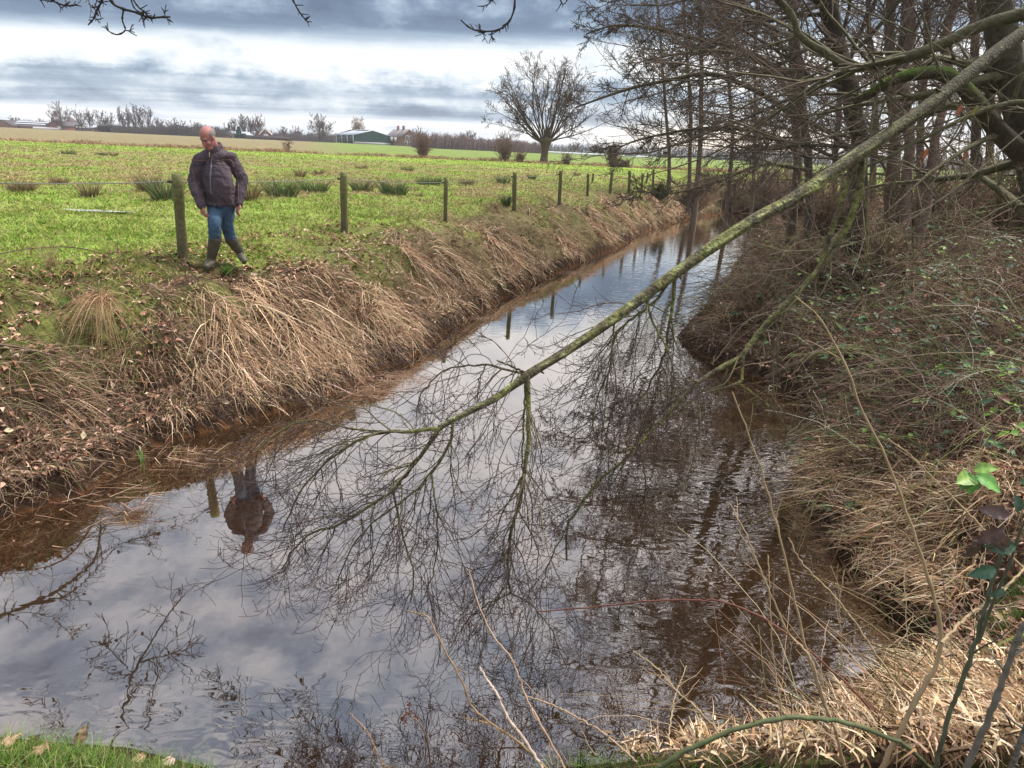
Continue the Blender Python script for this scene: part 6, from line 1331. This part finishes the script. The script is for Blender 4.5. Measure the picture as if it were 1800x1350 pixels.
def man():
    YB = 8.9
    def J(zx, zy, dy=0): return PY(290+zx/4.5, 200+zy/4.5, YB+dy)
    foot = G(360, 470); YB = foot[1]+.05
    SKIN = mat('skin', (.34, .150, .135), rough=.6, noise=(20, .12), spec=.3); JK = mat('jacket_cloth', (.062, .047, .060), rough=.85, noise=(7, .3, 6), bump=(13, .9, .03)); JN = mat('denim', (.045, .09, .155), rough=.85, noise=(9, .4, 8), bump=(16, .8, .02))
    BT = mat('rubber_boot', (.075, .07, .05), rough=.45, noise=(9, .4), bump=(14, .4, .01)); HR = mat('grey_hair', (.19, .17, .165), rough=.9, noise=(60, .3)); DKR = mat('face_dark', (.07, .04, .035), rough=.6)
    root = None
    # joints (zoomed crop coordinates, depth offset towards/away from camera)
    sR, sL = J(272, 362, -.05), J(522, 352, .10); eR, wR = J(232, 540, -.10), J(288, 725, -.22); eL, wL = J(610, 520, .14), J(584, 705, .0)
    hR, hL = J(400, 735, 0), J(492, 735, .06); kR, kL = J(392, 865, -.20), J(490, 880, .10); aR, aL = J(366, 1150, -.10), J(592, 1100, .30)
    toeR, toeL = J(330, 1208, -.26), J(622, 1158, .22); btR, btL = J(397, 985, -.14), J(522, 985, .18)
    nk = J(385, 262, .02); hd = J(338, 187, -.08)
    yaw = math.radians(24); fw = np.array([-math.sin(yaw)*.93, -math.cos(yaw)*.93, -.50]); fw /= np.linalg.norm(fw); sd = nrm(np.cross([0, 0, 1.], fw)[None])[0]; up = np.cross(fw, sd); A = np.array([fw, sd, up])
    # ---- body: one continuous skin
    S = Solid()
    hw = lambda f, s_, u: hd+fw*f+sd*s_+up*u
    S.ell(hw(-.015, 0, .03), [.108, .084, .105], A)            # skull
    S.ell(hw(.022, 0, -.045), [.078, .066, .09], A)            # face
    S.ell(hw(.045, 0, -.115), [.045, .045, .036], A)            # chin
    S.ell(hw(.075, 0, .018), [.022, .060, .016], A)            # brow
    S.ell(hw(.100, 0, -.035), [.024, .015, .028], A); S.ell(hw(.108, 0, -.050), [.018, .020, .014], A)   # nose
    S.ell(hw(.078, 0, -.083), [.018, .030, .010], A); S.ell(hw(.076, 0, -.097), [.017, .026, .009], A)    # lips
    for s_ in (-1, 1):
        S.ell(hw(.055, s_*.042, -.045), [.035, .026, .028], A); S.ell(hw(-.012, s_*.083, -.018), [.020, .012, .034], A); S.ell(hw(-.008, s_*.085, -.040), [.012, .010, .014], A)
    S.limb([hd-up*.06-fw*.02, nk, nk-[0, 0, .08]], [.062, .066, .085])
    ch, pv = J(395, 430, .03), J(440, 690, .03)
    S.limb([nk-[0, 0, .06], ch, pv+[0, 0, .05]], [.08, .10, .09])
    for a, e, w in ((sR, eR, wR), (sL, eL, wL)): S.limb([ch+(a-ch)*.45, a, e, w], [.05, .045, .040, .030])
    for h_, k_, an, to in ((hR, kR, aR, toeR), (hL, kL, aL, toeL)): S.limb([h_, k_, an], [.07, .055, .04]); S.limb([an, to], [.035, .03])
    # hands: palm, four fingers, thumb
    for w, el, ddir, side in ((wR, eR, J(322, 812, -.27)-wR, 1), (wL, eL, J(570, 790, -.06)-wL, -1)):
        d = nrm((ddir)[None])[0]; across = nrm(np.cross(d, [-.6, -.7, 0.2])[None])[0]; nor = nrm(np.cross(across, d)[None])[0]
        S.limb([w-d*.02, w+d*.03], [.030, .030]); S.ell(w+d*.065, [.050, .040, .019], np.array([d, across, nor]))
        for f in range(4):
            o_ = (f-1.5)*.0195; Lf = [.066, .076, .072, .056][f]; b0 = w+d*.100+across*o_; cu = -nor*side*0+np.array([0, .35, 0])*.0
            tipd = nrm((d*.9+nor*(-.35))[None])[0]; S.limb([b0, b0+d*Lf*.45, b0+d*Lf*.72-nor*Lf*.18, b0+d*Lf*.85-nor*Lf*.42], [.0100, .0096, .0090, .0080], 8)
        th = w+d*.035+across*side*.034; S.limb([th, th+d*.03+across*side*.022, th+d*.062+across*side*.022], [.0135, .0120, .0100], 8)
    body = S.build('person', SKIN, None, .0045, 3)
    org = np.array([foot[0]+.1, foot[1], foot[2]])
    me = body.data; co = np.empty(len(me.vertices)*3, np.float32); me.vertices.foreach_get('co', co); co = co.reshape(-1, 3)-org; me.vertices.foreach_set('co', co.ravel()); body.location = org
    tag(body, 'grey haired man in dark work jacket, jeans and rubber boots walking along the bank', 'person')
    # hair ring
    S = Solid()
    for a in np.linspace(-1.75, 1.75, 13):
        d = -fw*math.cos(a)+sd*math.sin(a); S.ell(hd+d*.063*(1.1 if abs(a) < 1 else 1.0)-fw*.020+up*(.022+.02*math.cos(a*.6)), [.038, .0300, .050], A)
    S.ell(hd-fw*.050+up*.030, [.074, .0790, .076], A)
    S.build('hair', HR, body, .005, 4)
    S = Solid()
    for s_ in (-1, 1): S.ell(hw(.083, s_*.031, -.008), [.010, .017, .0065], A)
    S.build('eyes', DKR, body, .003, 0)
    S = Solid()
    for s_ in (-1, 1): S.limb([hw(.098, s_*.012, .018), hw(.098, s_*.032, .023), hw(.082, s_*.054, .014)], [.006, .006, .004], 8)
    S.build('eyebrows', HR, body, .003, 0)
    b = Bag(); P = np.array([[hw(.0965, -.024, -.090), hw(.099, 0, -.0885), hw(.0965, .024, -.090)]]); b.add(*tubes(P, np.full((1, 3), .0035), 5)); b.build('mouth', DKR, body)
    # ---- jacket
    S = Solid()
    belly = J(418, 560, -.03); hem = J(437, 695, 0)
    S.limb([nk-[0, 0, .10], ch-[0, 0, .0], belly, hem, hem-[0, 0, .03]], [.12, .225, .240, .222, .205], 30, .70, fw*[1, 1, 0], False)
    S.ell(J(390, 325, .05), [.13, .19, .085], A)
    for a, e, w in ((sR, eR, wR), (sL, eL, wL)):
        S.limb([nk+(a-nk)*.35-[0, 0, .05], a], [.08, .082]); S.limb([a, a*.55+e*.45, e, e*.5+w*.5, w], [.084, .086, .080, .072, .058])
        ax_ = nrm((w-e)[None])[0]
        for t in (.12, .3, .5, .7, .9): q = e+(w-e)*t; S.ell(q, [.068-.012*t+.006]*3)      # sleeve folds
        S.ell(w+ax_*.005, [.058]*3)
    for a in np.linspace(0, 6.28, 20): # hem roll
        d = np.array([math.cos(a), math.sin(a), 0]); S.ell(hem-[0, 0, .03]+d*[.198, .148, 0], [.030, .030, .026])
    cb = J(390, 275, .03)
    for a in np.linspace(0, 6.28, 22, endpoint=False): # standing collar
        d = fw*[1, 1, 0]*math.cos(a)+sd*math.sin(a); S.ell(cb+d*.088+[0, 0, .0-.035*math.cos(a)], [.022, .022, .052])
    jk = S.build('jacket', JK, body, .0075, 4)
    tx = bpy.data.textures.new('folds', 'CLOUDS'); tx.noise_scale = .085; tx.noise_depth = 2; dm = jk.modifiers.new('folds', 'DISPLACE'); dm.texture = tx; dm.strength = .030; dm.mid_level = .5
    # seams, zip, flaps
    fx = lambda zx, zy, off: J(zx, zy, off)
    def strip(name, pts, r, m_, par=jk):
        b = Bag(); P = smoothpath(np.array(pts), 20); b.add(*tubes(P[None], np.full((1, 20), r), 6)); return b.build(name, m_, body if par is jk else par)
    SEAM = mat('seam_thread', (.26, .14, .10), rough=.7); ZP = mat('zip_metal', (.45, .35, .18), rough=.4, metal=.3); PLK = mat('placket', (.12, .12, .15), rough=.8)
    F_ = -.26
    surf = []
    return body, J, jk
man_body, manJ, man_jk = man()
def man_details():
    """project jacket details onto the evaluated jacket surface so that they lie on the cloth"""
    J, body, jk = manJ, man_body, man_jk
    bpy.context.view_layer.update(); dg = bpy.context.evaluated_depsgraph_get(); ev = jk.evaluated_get(dg); mw = jk.matrix_world; inv = mw.inverted()
    def hit(zx, zy, off=.004):
        d = ray(290+zx/4.5, 200+zy/4.5); d = d/np.linalg.norm(d); o = inv @ Vector(EYE); ok, loc, nor, _ = ev.ray_cast(o, Vector(d))
        if not ok: return None
        p = np.array(mw @ loc); return p-d*off
    def line(name, pts, r, m_, flat=0):
        q = []
        pp = smoothpath(np.array(pts, float), 24)
        for p in pp:
            h = hit(*p)
            if h is not None: q.append(h)
        if len(q) < 6: return
        q = np.array(q); q = smoothpath(q[::2], 30); b = Bag(); b.add(*tubes(q[None], np.full((1, 30), r), 6)); return b.build(name, m_, body, True)
    SEAM = mat('seam_thread', (.26, .14, .10), rough=.7); ZP = mat('zip_metal', (.5, .36, .18), rough=.4); PLK = mat('placket', (.13, .13, .165), rough=.8); FL = mat('pocket_cloth', (.075, .055, .07), rough=.85, bump=(20, .4, .01))
    line('placket', [(372, 335), (365, 420), (360, 500), (362, 600), (372, 640)], .010, PLK)
    line('zip', [(352, 300), (352, 345)], .007, ZP)
    line('seam', [(230, 366), (290, 372), (345, 374)], .0026, SEAM); line('seam', [(388, 374), (450, 366), (515, 364), (535, 385), (548, 430)], .0026, SEAM)
    line('seam', [(215, 440), (238, 540), (262, 640), (270, 690)], .0022, SEAM); line('seam', [(560, 440), (572, 520), (582, 600), (578, 690)], .0022, SEAM)
    line('seam', [(245, 495), (320, 492), (400, 495), (500, 490)], .0022, mat('dark_seam', (.03, .025, .03)))
    for pts in ([(232, 385), (240, 412), (280, 408), (315, 392), (318, 378)], [(390, 385), (410, 402), (460, 408), (510, 402), (515, 380)]):
        line('pocket_edge', pts, .005, mat('dark_seam', (.03, .025, .03)))
    # glasses-free face; jeans and boots next
    YB = None
    JN = mat('denim'); BT = mat('rubber_boot')
    hR, hL = J(402, 735, 0), J(490, 735, .06); kR, kL = J(392, 865, -.20), J(490, 880, .10); aR, aL = J(366, 1140, -.10), J(592, 1090, .30)
    toeR, toeL = J(328, 1208, -.27), J(625, 1160, .16); bR, bL = J(397, 1000, -.15), J(525, 1000, .20)
    S = Solid(); pv = J(447, 715, .03); S.ell(pv, [.175, .135, .13])
    for h_, k_, b_ in ((hR, kR, bR), (hL, kL, bL)):
        S.limb([h_, h_*.5+k_*.5, k_, b_], [.108, .100, .084, .078])
        for t in (.25, .5, .78): S.ell(k_*(1-t)+b_*t+np.array([0, -.006, 0]), [.086, .084, .022])
    jn = S.build('jeans', JN, body, .0075, 4); tx = bpy.data.textures.new('creases', 'CLOUDS'); tx.noise_scale = .07; dm = jn.modifiers.new('creases', 'DISPLACE'); dm.texture = tx; dm.strength = .018; dm.mid_level = .5
    for k_, b_, an, to in ((kR, bR, aR, toeR), (kL, bL, aL, toeL)):
        S = Solid(); top = b_*.93+k_*.07; S.limb([top, b_*.5+an*.5, an], [.086, .074, .058])
        sh = nrm(((to-an)*[1, 1, .55])[None])[0]; heel = an-sh*.05+[0, 0, -.045]; S.limb([heel, an+sh*.08+[0, 0, -.045], to], [.050, .052, .044]); S.ell(an, [.062, .062, .06])
        S.limb([heel+[0, 0, -.03], to+[0, 0, -.022]], [.034, .034]); 
        d = nrm((top-b_)[None])[0]; S.ell(top, [.089, .089, .014])
        S.build('boot', BT, body, .006, 4)
man_details()

# HAZE ------------------------------------------------------------------ faint winter air
def haze():
    V, F = boxv((0, 0, 15), (3200, 0, 0), (0, 3200, 0), (0, 0, 34)); M = bpy.data.materials.new('haze'); M.use_nodes = True; t = M.node_tree; t.nodes.clear()
    v = t.nodes.new('ShaderNodeVolumePrincipled'); v.inputs['Density'].default_value = .00035; v.inputs['Color'].default_value = (.85, .9, 1, 1); v.inputs['Anisotropy'].default_value = .2
    o = t.nodes.new('ShaderNodeOutputMaterial'); t.links.new(v.outputs[0], o.inputs['Volume']); h = mesh('haze', V, [F], M); tag(h, 'thin winter haze over the fields', 'haze', kind='stuff')
haze()
